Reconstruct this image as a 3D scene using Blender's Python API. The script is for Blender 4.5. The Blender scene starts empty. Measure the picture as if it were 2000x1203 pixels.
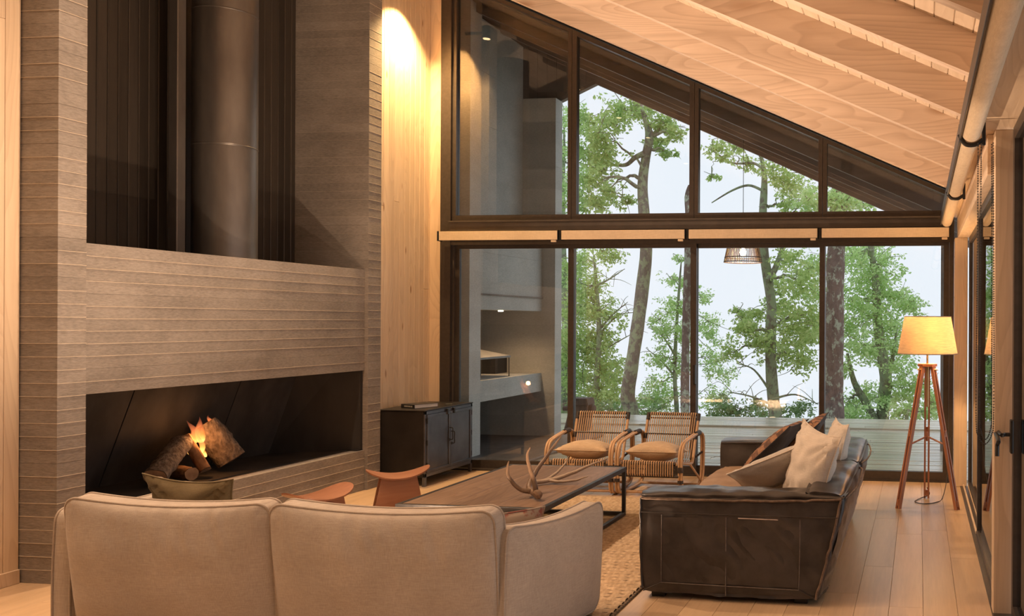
import bpy, bmesh, math, random
from mathutils import Vector, Matrix, noise
from math import sin, cos, pi, radians, sqrt, atan2, atan

random.seed(7)
sc = bpy.context.scene
C = sc.collection

# ------------------------------------------------------------------ camera
FPX, PX, PY, EYE = 1700.0, 1591.0, 629.0, 1.6
ROLL, YAW = radians(0.267), atan(204 / FPX)
fwd = Vector((-sin(YAW), cos(YAW), 0)); rt0 = Vector((cos(YAW), sin(YAW), 0)); up0 = Vector((0, 0, 1))
rt = rt0 * cos(ROLL) + up0 * sin(ROLL); up = up0 * cos(ROLL) - rt0 * sin(ROLL)
cd = bpy.data.cameras.new('camera'); cam = bpy.data.objects.new('camera', cd); C.objects.link(cam)
cam.matrix_world = Matrix(((rt.x, up.x, -fwd.x, 0), (rt.y, up.y, -fwd.y, 0), (rt.z, up.z, -fwd.z, EYE), (0, 0, 0, 1)))
cd.sensor_fit = 'HORIZONTAL'; cd.sensor_width = 36; cd.lens = FPX / 2000 * 36
cd.shift_x = (1000 - PX) / 2000; cd.shift_y = (PY - 601.5) / 2000
cd.clip_start = 0.05; cd.clip_end = 500
sc.camera = cam

# ------------------------------------------------------------------ world, exposure
w = bpy.data.worlds.new('overcast_sky'); sc.world = w; w.use_nodes = True
bg = w.node_tree.nodes['Background']; bg.inputs[0].default_value = (0.87, 0.925, 1.0, 1); bg.inputs[1].default_value = 0.86
sc.view_settings.view_transform = 'Standard'; sc.view_settings.look = 'None'
sc.view_settings.exposure = 0.4; sc.view_settings.gamma = 1; sc.view_settings.use_curve_mapping = False
WARM = (1.0, 0.69, 0.46)


def light(name, kind, loc, energy, color=WARM, size=0.1, rot=None, spot=None, blend=0.5, parent=None):
    d = bpy.data.lights.new(name, kind); d.energy = energy; d.color = color
    if kind in ('POINT', 'SPOT'): d.shadow_soft_size = size
    if kind == 'AREA': d.size = size
    if spot: d.spot_size = radians(spot); d.spot_blend = blend
    o = bpy.data.objects.new(name, d); C.objects.link(o); o.location = loc
    if rot: o.rotation_euler = rot
    if parent: o.parent = parent; o.matrix_parent_inverse = parent.matrix_world.inverted()
    return o


# ------------------------------------------------------------------ helpers: pixel ray, mesh builder, objects
def at(px, py, Y):
    u = (px - PX) / FPX; v = (PY - py) / FPX
    d = fwd + rt * u + up * v
    t = Y / d.y
    return Vector((0, 0, EYE)) + d * t


class MB:
    def __init__(s): s.v = []; s.f = []
    def add(s, vs, fs):
        o = len(s.v); s.v += [tuple(p) for p in vs]; s.f += [tuple(i + o for i in f) for f in fs]; return s
    def box(s, x0, x1, y0, y1, z0, z1):
        return s.add([(x0, y0, z0), (x1, y0, z0), (x1, y1, z0), (x0, y1, z0), (x0, y0, z1), (x1, y0, z1), (x1, y1, z1), (x0, y1, z1)],
                     [(0, 3, 2, 1), (4, 5, 6, 7), (0, 1, 5, 4), (1, 2, 6, 5), (2, 3, 7, 6), (3, 0, 4, 7)])
    def hexa(s, p):  # 8 points: bottom 4 then top 4
        return s.add(p, [(0, 3, 2, 1), (4, 5, 6, 7), (0, 1, 5, 4), (1, 2, 6, 5), (2, 3, 7, 6), (3, 0, 4, 7)])
    def cbox(s, x0, x1, y0, y1, z0, z1, c=0.004):  # chamfered box
        X, Y, Z = (x0, x1), (y0, y1), (z0, z1); vs = []; idx = {}
        for i in (0, 1):
            for j in (0, 1):
                for k in (0, 1):
                    sx, sy, sz = (c, -c)[i], (c, -c)[j], (c, -c)[k]
                    for a in range(3):
                        p = [X[i] + sx, Y[j] + sy, Z[k] + sz]
                        p[a] = (X[i], Y[j], Z[k])[a]
                        idx[i, j, k, a] = len(vs); vs.append(p)
        fs = []
        for a, (b, d) in ((0, (1, 2)), (1, (2, 0)), (2, (0, 1))):
            for e in (0, 1):
                q = []
                for (m, n) in ((0, 0), (1, 0), (1, 1), (0, 1)):
                    t = [0, 0, 0]; t[a] = e; t[b] = m; t[d] = n; q.append(idx[tuple(t) + (a,)])
                fs.append(q if e else q[::-1])
        for a, b, d in ((0, 1, 2), (1, 2, 0), (2, 0, 1)):  # edges along a
            for m in (0, 1):
                for n in (0, 1):
                    t0 = [0, 0, 0]; t0[a] = 0; t0[b] = m; t0[d] = n
                    t1 = list(t0); t1[a] = 1
                    q = [idx[tuple(t0) + (b,)], idx[tuple(t1) + (b,)], idx[tuple(t1) + (d,)], idx[tuple(t0) + (d,)]]
                    fs.append(q if (m ^ n) == 0 else q[::-1])
        for i in (0, 1):
            for j in (0, 1):
                for k in (0, 1):
                    q = [idx[i, j, k, 0], idx[i, j, k, 1], idx[i, j, k, 2]]
                    fs.append(q if (i + j + k) % 2 == 1 else q[::-1])
        return s.add(vs, fs)
    def tube(s, path, r, n=8, closed=False, caps=True, flat=None):
        P = [Vector(p) for p in path]; m = len(P)
        if not isinstance(r, (list, tuple)): r = [r] * m
        T = []
        for i in range(m):
            a = P[(i - 1) % m] if (closed or i > 0) else P[0]; b = P[(i + 1) % m] if (closed or i < m - 1) else P[-1]
            t = (b - a); T.append(t.normalized() if t.length > 1e-9 else Vector((0, 0, 1)))
        ref = Vector((0, 0, 1)) if abs(T[0].z) < 0.9 else Vector((1, 0, 0))
        N = T[0].cross(ref).normalized(); vs = []
        for i in range(m):
            N = (N - T[i] * N.dot(T[i]))
            N = N.normalized() if N.length > 1e-6 else T[i].orthogonal().normalized()
            B = T[i].cross(N)
            for k in range(n):
                a = 2 * pi * k / n
                vs.append(P[i] + (N * cos(a) + B * sin(a)) * r[i])
        fs = []
        for i in range(m if closed else m - 1):
            j = (i + 1) % m
            for k in range(n):
                l = (k + 1) % n
                fs.append((i * n + k, i * n + l, j * n + l, j * n + k))
        if caps and not closed:
            fs.append(tuple(range(n - 1, -1, -1))); fs.append(tuple((m - 1) * n + k for k in range(n)))
        return s.add(vs, fs)
    def lathe(s, prof, c=(0, 0, 0), n=32, axis='z'):
        vs = []; m = len(prof)
        for (r, z) in prof:
            for k in range(n):
                a = 2 * pi * k / n
                p = (r * cos(a), r * sin(a), z)
                if axis == 'x': p = (p[2], p[0], p[1])
                if axis == 'y': p = (p[0], p[2], p[1])
                vs.append((p[0] + c[0], p[1] + c[1], p[2] + c[2]))
        fs = []
        for i in range(m - 1):
            for k in range(n):
                l = (k + 1) % n
                fs.append((i * n + k, i * n + l, (i + 1) * n + l, (i + 1) * n + k))
        if prof[0][0] > 1e-6: fs.append(tuple(range(n - 1, -1, -1)))
        if prof[-1][0] > 1e-6: fs.append(tuple((m - 1) * n + k for k in range(n)))
        return s.add(vs, fs)
    def prism(s, poly, d, axis='y', o=0.0):  # polygon (2D ccw) extruded
        n = len(poly); vs = []
        for e in (o, o + d):
            for (a, b) in poly:
                vs.append({'y': (a, e, b), 'x': (e, a, b), 'z': (a, b, e)}[axis])
        fs = [tuple(range(n)), tuple(range(2 * n - 1, n - 1, -1))]
        for i in range(n):
            j = (i + 1) % n; fs.append((i, i + n, j + n, j))
        return s.add(vs, fs)
    def xf(s, M):
        s.v = [tuple(M @ Vector(p)) for p in s.v]; return s
    def mesh(s, name, mat, angle=35):
        me = bpy.data.meshes.new(name); me.from_pydata(s.v, [], s.f)
        bm = bmesh.new(); bm.from_mesh(me); bmesh.ops.recalc_face_normals(bm, faces=bm.faces); bm.to_mesh(me); bm.free()
        me.polygons.foreach_set('use_smooth', [True] * len(me.polygons))
        me.set_sharp_from_angle(angle=radians(angle))
        if mat: me.materials.append(mat)
        return me
    def build(s, name, mat, parent=None, loc=None, angle=35, kind=None):
        o = bpy.data.objects.new(name, s.mesh(name, mat, angle)); C.objects.link(o)
        if parent: o.parent = parent
        if loc is not None: o.location = loc
        if kind: o['kind'] = kind
        return o


def tag(o, label, cat, group=None, kind=None):
    o['label'] = label; o['category'] = cat
    if group: o['group'] = group
    if kind: o['kind'] = kind
    return o


def empty(name, loc=(0, 0, 0), rz=0.0):
    o = bpy.data.objects.new(name, None); C.objects.link(o); o.location = loc; o.rotation_euler = (0, 0, rz)
    o.empty_display_size = 0.1
    return o


def rotm(rx=0, ry=0, rz=0, t=(0, 0, 0)):
    return Matrix.Translation(t) @ Matrix.Rotation(rz, 4, 'Z') @ Matrix.Rotation(ry, 4, 'Y') @ Matrix.Rotation(rx, 4, 'X')


def spline(pts, n=8):  # catmull-rom
    P = [Vector(p) for p in pts]; out = []
    for i in range(len(P) - 1):
        a = P[max(i - 1, 0)]; b = P[i]; c = P[i + 1]; d = P[min(i + 2, len(P) - 1)]
        for k in range(n):
            t = k / n
            out.append(0.5 * ((2 * b) + (c - a) * t + (2 * a - 5 * b + 4 * c - d) * t * t + (3 * b - 3 * c + d - a) * t ** 3))
    out.append(P[-1]); return out


def lerps(vals, m):
    out = []
    for i in range(m):
        t = i / (m - 1) * (len(vals) - 1); k = min(int(t), len(vals) - 2); out.append(vals[k] + (vals[k + 1] - vals[k]) * (t - k))
    return out


# ------------------------------------------------------------------ materials
def nt(name):
    m = bpy.data.materials.new(name); m.use_nodes = True
    t = m.node_tree; b = t.nodes['Principled BSDF']; return m, t, b


def coords(t, scale, rnd=True):
    tc = t.nodes.new('ShaderNodeTexCoord'); mp = t.nodes.new('ShaderNodeMapping'); mp.inputs['Scale'].default_value = scale
    if rnd:
        oi = t.nodes.new('ShaderNodeObjectInfo'); ml = t.nodes.new('ShaderNodeVectorMath'); ml.operation = 'SCALE'
        ml.inputs[0].default_value = (37.0, 53.0, 71.0); t.links.new(oi.outputs['Random'], ml.inputs['Scale'])
        ad = t.nodes.new('ShaderNodeVectorMath'); t.links.new(tc.outputs['Object'], ad.inputs[0]); t.links.new(ml.outputs[0], ad.inputs[1])
        t.links.new(ad.outputs[0], mp.inputs[0])
    else:
        t.links.new(tc.outputs['Object'], mp.inputs[0])
    return mp.outputs[0]


def ramp(t, fac, stops):
    r = t.nodes.new('ShaderNodeValToRGB'); e = r.color_ramp.elements
    while len(e) < len(stops): e.new(0.5)
    for el, (p, c) in zip(e, stops): el.position = p; el.color = (*c, 1)
    t.links.new(fac, r.inputs[0]); return r.outputs[0]


def noise_n(t, vec, scale, detail=4, rough=0.55, dist=0.0):
    n = t.nodes.new('ShaderNodeTexNoise'); n.inputs['Scale'].default_value = scale; n.inputs['Detail'].default_value = detail
    n.inputs['Roughness'].default_value = rough; n.inputs['Distortion'].default_value = dist
    t.links.new(vec, n.inputs['Vector']); return n.outputs['Fac']


def mixc(t, fac, a, b, mode='MIX'):
    m = t.nodes.new('ShaderNodeMix'); m.data_type = 'RGBA'; m.blend_type = mode
    if isinstance(fac, (int, float)): m.inputs[0].default_value = fac
    else: t.links.new(fac, m.inputs[0])
    for i, x in ((6, a), (7, b)):
        if isinstance(x, tuple): m.inputs[i].default_value = (*x, 1)
        else: t.links.new(x, m.inputs[i])
    return m.outputs[2]


def rndval(t, col, amt):
    oi = t.nodes.new('ShaderNodeObjectInfo'); mr = t.nodes.new('ShaderNodeMapRange')
    mr.inputs['To Min'].default_value = 1 - amt; mr.inputs['To Max'].default_value = 1 + amt
    t.links.new(oi.outputs['Random'], mr.inputs[0])
    h = t.nodes.new('ShaderNodeHueSaturation'); t.links.new(mr.outputs[0], h.inputs['Value']); t.links.new(col, h.inputs['Color'])
    return h.outputs[0]


def bump(t, b, h, strength, dist=0.01):
    n = t.nodes.new('ShaderNodeBump'); n.inputs['Strength'].default_value = strength; n.inputs['Distance'].default_value = dist
    t.links.new(h, n.inputs['Height']); t.links.new(n.outputs[0], b.inputs['Normal'])


def surf(name, c1, c2, scale=(1, 1, 1), ns=6, rough=0.6, metal=0.0, bmp=0.0, rnd=0.0, detail=5, spec=0.5, lo=0.35, hi=0.65, bd=0.01):
    m, t, b = nt(name); v = coords(t, scale)
    f = noise_n(t, v, ns, detail); col = ramp(t, f, [(lo, c1), (hi, c2)])
    if rnd: col = rndval(t, col, rnd)
    t.links.new(col, b.inputs['Base Color'])
    b.inputs['Roughness'].default_value = rough; b.inputs['Metallic'].default_value = metal; b.inputs['Specular IOR Level'].default_value = spec
    if bmp: bump(t, b, f, bmp, bd)
    return m


def wood(name, c1, c2, axis, rough=0.5, rnd=0.08, fine=90, ring=0.0, knots=0.0, knotc=(0.2, 0.1, 0.05), spec=0.4, bmp=0.1, across=None):
    """grain runs along axis; ring > 0 adds flat-sawn figure; knots adds dark eyes"""
    m, t, b = nt(name)
    s = [1.0, 1.0, 1.0]; s['xyz'.index(axis)] = 0.06
    v = coords(t, tuple(s))
    f = noise_n(t, v, fine, 4, 0.6); big = noise_n(t, v, fine / 12, 3, 0.5, 0.6)
    col = ramp(t, f, [(0.25, c1), (0.75, c2)])
    dark = tuple(x * 0.80 for x in c1)
    col = mixc(t, 0.5, col, ramp(t, big, [(0.3, dark), (0.7, c2)]))
    if ring:
        s2 = [1.0, 1.0, 1.0]; s2['xyz'.index(axis)] = 0.14
        v2 = coords(t, tuple(s2))
        nn = noise_n(t, v2, 3.2, 1.5, 0.4)
        ml = t.nodes.new('ShaderNodeMath'); ml.operation = 'MULTIPLY'; ml.inputs[1].default_value = 26.0; t.links.new(nn, ml.inputs[0])
        fr = t.nodes.new('ShaderNodeMath'); fr.operation = 'FRACT'; t.links.new(ml.outputs[0], fr.inputs[0])
        rr = ramp(t, fr.outputs[0], [(0.0, (1, 1, 1)), (0.55, (0.88, 0.86, 0.84)), (0.92, (0.62, 0.55, 0.50)), (1.0, (1, 1, 1))])
        col = mixc(t, ring, col, rr, 'MULTIPLY')
    if knots:
        s3 = [5.0, 5.0, 5.0]; s3['xyz'.index(axis)] = 1.5
        v3 = coords(t, tuple(s3))
        vo = t.nodes.new('ShaderNodeTexVoronoi'); vo.inputs['Scale'].default_value = knots; t.links.new(v3, vo.inputs['Vector'])
        k = ramp(t, vo.outputs['Distance'], [(0.06, (1, 1, 1)), (0.13, (0, 0, 0))])
        col = mixc(t, k, col, knotc)
    if rnd: col = rndval(t, col, rnd)
    t.links.new(col, b.inputs['Base Color']); b.inputs['Roughness'].default_value = rough; b.inputs['Specular IOR Level'].default_value = spec
    if bmp: bump(t, b, f, bmp, 0.004)
    return m


def emis(name, col, strength):
    m, t, b = nt(name); b.inputs['Base Color'].default_value = (*col, 1)
    b.inputs['Emission Color'].default_value = (*col, 1); b.inputs['Emission Strength'].default_value = strength; return m


def glass(name, tint=(0.97, 0.98, 0.98), ior=1.65):
    m = bpy.data.materials.new(name); m.use_nodes = True; t = m.node_tree; t.nodes.clear()
    o = t.nodes.new('ShaderNodeOutputMaterial'); tr = t.nodes.new('ShaderNodeBsdfTransparent'); tr.inputs[0].default_value = (*tint, 1)
    gl = t.nodes.new('ShaderNodeBsdfGlossy'); gl.inputs['Roughness'].default_value = 0.0
    fr = t.nodes.new('ShaderNodeFresnel'); fr.inputs[0].default_value = ior; mx = t.nodes.new('ShaderNodeMixShader')
    t.links.new(fr.outputs[0], mx.inputs[0]); t.links.new(tr.outputs[0], mx.inputs[1]); t.links.new(gl.outputs[0], mx.inputs[2]); t.links.new(mx.outputs[0], o.inputs[0])
    return m


def weave(name, c1, c2, scale=500, rough=0.9, bmp=0.3, sheen=0.2, blot=0.15):
    m, t, b = nt(name); tc = t.nodes.new('ShaderNodeTexCoord')
    outs = []
    for ax in ((1, 1, 0.06), (0.06, 0.06, 1)):
        mp = t.nodes.new('ShaderNodeMapping'); mp.inputs['Scale'].default_value = ax; t.links.new(tc.outputs['Object'], mp.inputs[0])
        outs.append(noise_n(t, mp.outputs[0], scale, 2, 0.5))
    ad = t.nodes.new('ShaderNodeMath'); ad.operation = 'ADD'; t.links.new(outs[0], ad.inputs[0]); t.links.new(outs[1], ad.inputs[1])
    dv = t.nodes.new('ShaderNodeMath'); dv.operation = 'MULTIPLY'; dv.inputs[1].default_value = 0.5; t.links.new(ad.outputs[0], dv.inputs[0])
    col = ramp(t, dv.outputs[0], [(0.35, c1), (0.65, c2)])
    bl = noise_n(t, tc.outputs['Object'], 4, 3); col = mixc(t, blot, col, ramp(t, bl, [(0.3, (0.5, 0.5, 0.5)), (0.7, (1, 1, 1))]), 'MULTIPLY')
    t.links.new(col, b.inputs['Base Color']); b.inputs['Roughness'].default_value = rough; b.inputs['Specular IOR Level'].default_value = 0.2
    b.inputs['Sheen Weight'].default_value = sheen
    if bmp: bump(t, b, dv.outputs[0], bmp, 0.002)
    return m


def concrete(name, c1, c2, rough=0.85):
    m, t, b = nt(name)
    geo = t.nodes.new('ShaderNodeNewGeometry')
    def wp(sc_):
        mp = t.nodes.new('ShaderNodeMapping'); mp.inputs['Scale'].default_value = sc_; t.links.new(geo.outputs['Position'], mp.inputs[0]); return mp.outputs[0]
    v = wp((1, 1, 1.6)); v1 = wp((1, 1, 5.0))
    a = noise_n(t, v, 2.6, 6, 0.62, 0.3); f = noise_n(t, v1, 28, 5, 0.65)
    col = ramp(t, a, [(0.30, c1), (0.70, c2)])
    col = mixc(t, 0.5, col, ramp(t, f, [(0.25, tuple(x * 0.62 for x in c1)), (0.7, c2)]))
    vo = t.nodes.new('ShaderNodeTexVoronoi'); vo.inputs['Scale'].default_value = 17; t.links.new(v, vo.inputs['Vector'])
    pit = ramp(t, vo.outputs['Distance'], [(0.035, (0.45, 0.42, 0.40)), (0.07, (1, 1, 1))])
    col = mixc(t, 0.7, col, pit, 'MULTIPLY')
    col = rndval(t, col, 0.07)
    t.links.new(col, b.inputs['Base Color']); b.inputs['Roughness'].default_value = rough; b.inputs['Specular IOR Level'].default_value = 0.3
    bump(t, b, f, 0.45, 0.004)
    return m


MT = {}
MT['oak'] = wood('oak_floor', (0.50, 0.34, 0.20), (0.66, 0.47, 0.29), 'y', rough=0.33, rnd=0.10, fine=70, spec=0.5, bmp=0.05)
MT['pine'] = wood('pine_boards', (0.66, 0.50, 0.34), (0.76, 0.61, 0.44), 'z', rough=0.5, rnd=0.05, fine=60, ring=0.25, knots=1.6, knotc=(0.36, 0.22, 0.12))
MT['rafter'] = wood('fir_rafters', (0.68, 0.54, 0.43), (0.79, 0.65, 0.54), 'x', rough=0.55, rnd=0.04, fine=80, ring=0.4, knots=0.5, knotc=(0.42, 0.26, 0.16))
MT['ceil'] = wood('ceiling_boards', (0.62, 0.50, 0.38), (0.72, 0.60, 0.48), 'y', rough=0.6, rnd=0.06, fine=70, ring=0.2)
MT['frame_wood'] = wood('pine_frame', (0.62, 0.46, 0.31), (0.74, 0.58, 0.42), 'z', rough=0.5, rnd=0.04, fine=70, ring=0.3)
MT['beam_wood'] = wood('pine_beam', (0.62, 0.47, 0.33), (0.74, 0.59, 0.44), 'y', rough=0.5, rnd=0.04, fine=70, ring=0.3)
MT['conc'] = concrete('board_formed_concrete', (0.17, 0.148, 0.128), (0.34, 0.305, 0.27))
MT['fin'] = surf('lit_concrete_fins', (0.50, 0.42, 0.32), (0.62, 0.53, 0.42), ns=20, rough=0.9)  # paler, warmer than the concrete: the light fins catch is in this colour
MT['outconc'] = concrete('pale_concrete', (0.48, 0.47, 0.43), (0.66, 0.65, 0.60))
MT['black'] = surf('blackened_steel', (0.010, 0.009, 0.009), (0.024, 0.022, 0.021), scale=(1, 1, 0.3), ns=5, rough=0.6, metal=0.1, bmp=0.05)
MT['panel'] = wood('black_stained_boards', (0.026, 0.021, 0.017), (0.050, 0.041, 0.033), 'z', rough=0.36, rnd=0.2, fine=60, spec=0.4)
MT['soot'] = surf('sooty_steel', (0.007, 0.0065, 0.0065), (0.045, 0.040, 0.038), scale=(1, 1, 0.5), ns=4, rough=0.75, metal=0.0, bmp=0.1, lo=0.3, hi=0.75)
MT['pipe'] = surf('flue_steel', (0.13, 0.12, 0.112), (0.18, 0.168, 0.157), scale=(1, 1, 0.3), ns=6, rough=0.40, metal=0.75, bmp=0.03)
MT['alu'] = surf('bronze_aluminium', (0.058, 0.047, 0.040), (0.072, 0.059, 0.050), ns=30, rough=0.38, metal=0.35)
MT['steelbeam'] = surf('dark_painted_steel', (0.066, 0.053, 0.044), (0.085, 0.069, 0.057), ns=8, rough=0.5, metal=0.1)
MT['glass'] = glass('window_glass')
MT['blind'] = weave('roller_blind_fabric', (0.60, 0.47, 0.32), (0.74, 0.60, 0.43), 300, bmp=0.2)
MT['blk'] = surf('black_plastic', (0.010, 0.010, 0.010), (0.016, 0.015, 0.015), ns=30, rough=0.4)
MT['linen'] = weave('beige_linen', (0.37, 0.305, 0.245), (0.49, 0.415, 0.335), 420, blot=0.25)
MT['linend'] = weave('beige_piping', (0.33, 0.265, 0.205), (0.43, 0.355, 0.28), 420)
MT['leather'] = surf('dark_brown_leather', (0.024, 0.020, 0.0185), (0.054, 0.046, 0.043), ns=7, rough=0.33, bmp=0.2, detail=8, spec=0.5)
MT['leather_edge'] = surf('raw_leather_edge', (0.09, 0.057, 0.038), (0.18, 0.12, 0.08), ns=30, rough=0.7)
MT['tan'] = surf('tan_suede', (0.25, 0.165, 0.105), (0.34, 0.235, 0.155), ns=8, rough=0.75, bmp=0.1)
MT['cushlin'] = weave('cream_linen', (0.58, 0.52, 0.45), (0.74, 0.67, 0.59), 500, blot=0.2)
MT['cushgrey'] = weave('grey_linen', (0.42, 0.39, 0.355), (0.56, 0.525, 0.485), 500, blot=0.2)
MT['navy'] = weave('navy_cotton', (0.018, 0.020, 0.028), (0.035, 0.038, 0.048), 500)
MT['olive'] = weave('olive_cotton', (0.155, 0.115, 0.055), (0.22, 0.165, 0.085), 500)
MT['burlap'] = weave('tan_burlap', (0.42, 0.30, 0.19), (0.58, 0.44, 0.30), 300, bmp=0.5)
MT['rattan'] = wood('rattan_cane', (0.42, 0.255, 0.135), (0.64, 0.43, 0.255), 'z', rough=0.4, rnd=0.12, fine=40)
MT['wrap'] = surf('dark_cane_wrap', (0.020, 0.014, 0.011), (0.045, 0.032, 0.025), scale=(1, 1, 8), ns=30, rough=0.5, bmp=0.4)
MT['cherry'] = wood('cherry_wood', (0.25, 0.105, 0.055), (0.34, 0.155, 0.085), 'x', rough=0.4, rnd=0.03, fine=50, ring=0.25)
MT['lampwood'] = wood('red_oiled_wood', (0.33, 0.125, 0.06), (0.46, 0.20, 0.105), 'z', rough=0.4, rnd=0.04, fine=60)
MT['tabletop'] = wood('table_plank', (0.10, 0.058, 0.036), (0.25, 0.162, 0.108), 'y', rough=0.45, rnd=0.0, fine=38, ring=0.6, spec=0.4, bmp=0.2)
MT['tablesteel'] = surf('table_steel', (0.022, 0.020, 0.020), (0.040, 0.037, 0.036), ns=12, rough=0.4, metal=0.6)
MT['cab'] = surf('gunmetal', (0.10, 0.104, 0.118), (0.15, 0.155, 0.175), ns=4, rough=0.38, metal=0.75, bmp=0.02)
MT['cabside'] = surf('dark_gunmetal', (0.016, 0.014, 0.013), (0.026, 0.023, 0.021), ns=5, rough=0.45, metal=0.4)
MT['horn'] = wood('antler_horn', (0.065, 0.038, 0.022), (0.22, 0.14, 0.088), 'z', rough=0.45, rnd=0.0, fine=60, bmp=0.5)
MT['hornpale'] = wood('weathered_antler', (0.24, 0.175, 0.12), (0.37, 0.29, 0.22), 'z', rough=0.55, rnd=0.0, fine=60, bmp=0.5)
MT['bookblk'] = surf('book_cover', (0.012, 0.012, 0.012), (0.03, 0.028, 0.026), ns=30, rough=0.4)
MT['page'] = surf('book_pages', (0.62, 0.60, 0.58), (0.78, 0.76, 0.74), scale=(1, 1, 60), ns=20, rough=0.8)
MT['gold'] = surf('printed_lettering', (0.35, 0.30, 0.22), (0.5, 0.45, 0.36), ns=30, rough=0.6)
MT['deck'] = wood('wet_deck_boards', (0.46, 0.41, 0.31), (0.68, 0.62, 0.49), 'x', rough=0.25, rnd=0.14, fine=40, spec=0.7, bmp=0.15)
MT['roofdark'] = wood('dark_stained_timber', (0.19, 0.15, 0.125), (0.27, 0.22, 0.185), 'x', rough=0.6, rnd=0.08, fine=40)
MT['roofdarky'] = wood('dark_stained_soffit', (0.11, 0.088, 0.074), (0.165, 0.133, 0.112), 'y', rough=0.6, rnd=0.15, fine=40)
MT['stone'] = surf('dark_paving', (0.075, 0.062, 0.055), (0.125, 0.105, 0.092), ns=6, rough=0.5, bmp=0.1)
MT['galv'] = surf('galvanised_sheet', (0.20, 0.19, 0.18), (0.28, 0.27, 0.255), ns=10, rough=0.5, metal=0.3)
MT['stump'] = wood('weathered_timber', (0.075, 0.052, 0.040), (0.15, 0.11, 0.088), 'z', rough=0.8, fine=30)
MT['brass'] = surf('brass', (0.65, 0.45, 0.2), (0.75, 0.55, 0.28), ns=10, rough=0.3, metal=1.0)
MT['cable'] = surf('cable_rubber', (0.02, 0.016, 0.012), (0.04, 0.03, 0.02), ns=10, rough=0.6)
MT['ground'] = surf('forest_floor', (0.05, 0.07, 0.03), (0.13, 0.12, 0.06), ns=2, rough=1.0, bmp=0.5)
MT['lake'] = surf('misty_lake', (0.72, 0.78, 0.83), (0.76, 0.82, 0.87), ns=0.05, rough=0.7)


def bark_mat(name, c1, c2, lichen, amt):
    m, t, b = nt(name); v = coords(t, (1, 1, 0.35)); f = noise_n(t, v, 14, 6, 0.7)
    col = ramp(t, f, [(0.3, c1), (0.7, c2)])
    v2 = coords(t, (1, 1, 0.7)); l = noise_n(t, v2, 9, 4, 0.7)
    col = mixc(t, ramp(t, l, [(0.62 - amt, (0, 0, 0)), (0.70 - amt, (1, 1, 1))]), col, lichen)
    t.links.new(col, b.inputs['Base Color']); b.inputs['Roughness'].default_value = 0.95; bump(t, b, f, 0.8, 0.03); return m


MT['bark'] = bark_mat('lichened_bark', (0.15, 0.12, 0.09), (0.28, 0.23, 0.18), (0.34, 0.36, 0.21), 0.15)
MT['barkred'] = bark_mat('reddish_bark', (0.11, 0.075, 0.06), (0.24, 0.17, 0.14), (0.40, 0.43, 0.32), 0.10)
MT['barkmoss'] = bark_mat('mossy_bark', (0.13, 0.115, 0.085), (0.24, 0.22, 0.165), (0.28, 0.34, 0.20), 0.2)


def leaf_mat(name, c1, c2, c3):
    m, t, b = nt(name)
    at_ = t.nodes.new('ShaderNodeVertexColor'); at_.layer_name = 'tone'
    sp = t.nodes.new('ShaderNodeSeparateColor'); t.links.new(at_.outputs[0], sp.inputs[0])
    col = ramp(t, sp.outputs[0], [(0.0, c1), (0.6, c2), (1.0, c3)])
    t.links.new(col, b.inputs['Base Color']); b.inputs['Roughness'].default_value = 0.6
    tr = t.nodes.new('ShaderNodeBsdfTranslucent'); t.links.new(col, tr.inputs[0])
    mx = t.nodes.new('ShaderNodeMixShader'); mx.inputs[0].default_value = 0.5
    o = [n for n in t.nodes if n.type == 'OUTPUT_MATERIAL'][0]
    t.links.new(b.outputs[0], mx.inputs[1]); t.links.new(tr.outputs[0], mx.inputs[2]); t.links.new(mx.outputs[0], o.inputs[0])
    return m


MT['leafA'] = leaf_mat('mid_green_leaves', (0.32, 0.46, 0.15), (0.52, 0.70, 0.26), (0.74, 0.84, 0.40))
MT['leafB'] = leaf_mat('fresh_green_leaves', (0.38, 0.56, 0.22), (0.60, 0.82, 0.36), (0.80, 0.92, 0.52))
MT['leafC'] = leaf_mat('dull_green_leaves', (0.18, 0.29, 0.12), (0.32, 0.46, 0.20), (0.50, 0.60, 0.30))

# ------------------------------------------------------------------ the setting
XR, YB = 0.41, 8.88            # right wall, window wall
XRIDGE, SL = -5.32, 0.449
XPORCH = -4.45


def zb(X, XG=None):             # underside of rafters
    XG = XRIDGE if XG is None else XG
    return 2.745 + SL * (0.3 - X) if X >= XG else 2.745 + SL * (0.3 - XG) - SL * (XG - X)


RH = 0.195                      # rafter height (vertical)


def zc(X, XG=None): return zb(X, XG) + RH   # ceiling underside


def zp(X): return zc(X, XPORCH)            # porch soffit underside


# floor with single planks
fl = MB().box(-6.1, 0.62, -3.2, YB + 0.06, -0.10, -0.022).build('floor', MT['oak']); tag(fl, 'pale oak plank floor running towards the windows', 'floor', kind='structure')
PWD = 0.19; x = 0.41
row = 0
while x > -5.95:
    y = -3.2 + random.uniform(-1.5, 0)
    while y < YB - 0.1:
        L = random.choice((1.4, 1.7, 2.0, 2.3)); y0 = max(y, -3.2); y1 = min(y + L, YB - 0.09)
        if y1 - y0 > 0.05:
            MB().cbox(-PWD / 2 + 0.0006, PWD / 2 - 0.0006, -(y1 - y0) / 2 + 0.0006, (y1 - y0) / 2 - 0.0006, -0.02, 0.0, 0.0012).build('plank', MT['oak'], fl, (x - PWD / 2, (y0 + y1) / 2, 0))
        y += L
    x -= PWD; row += 1

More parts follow.
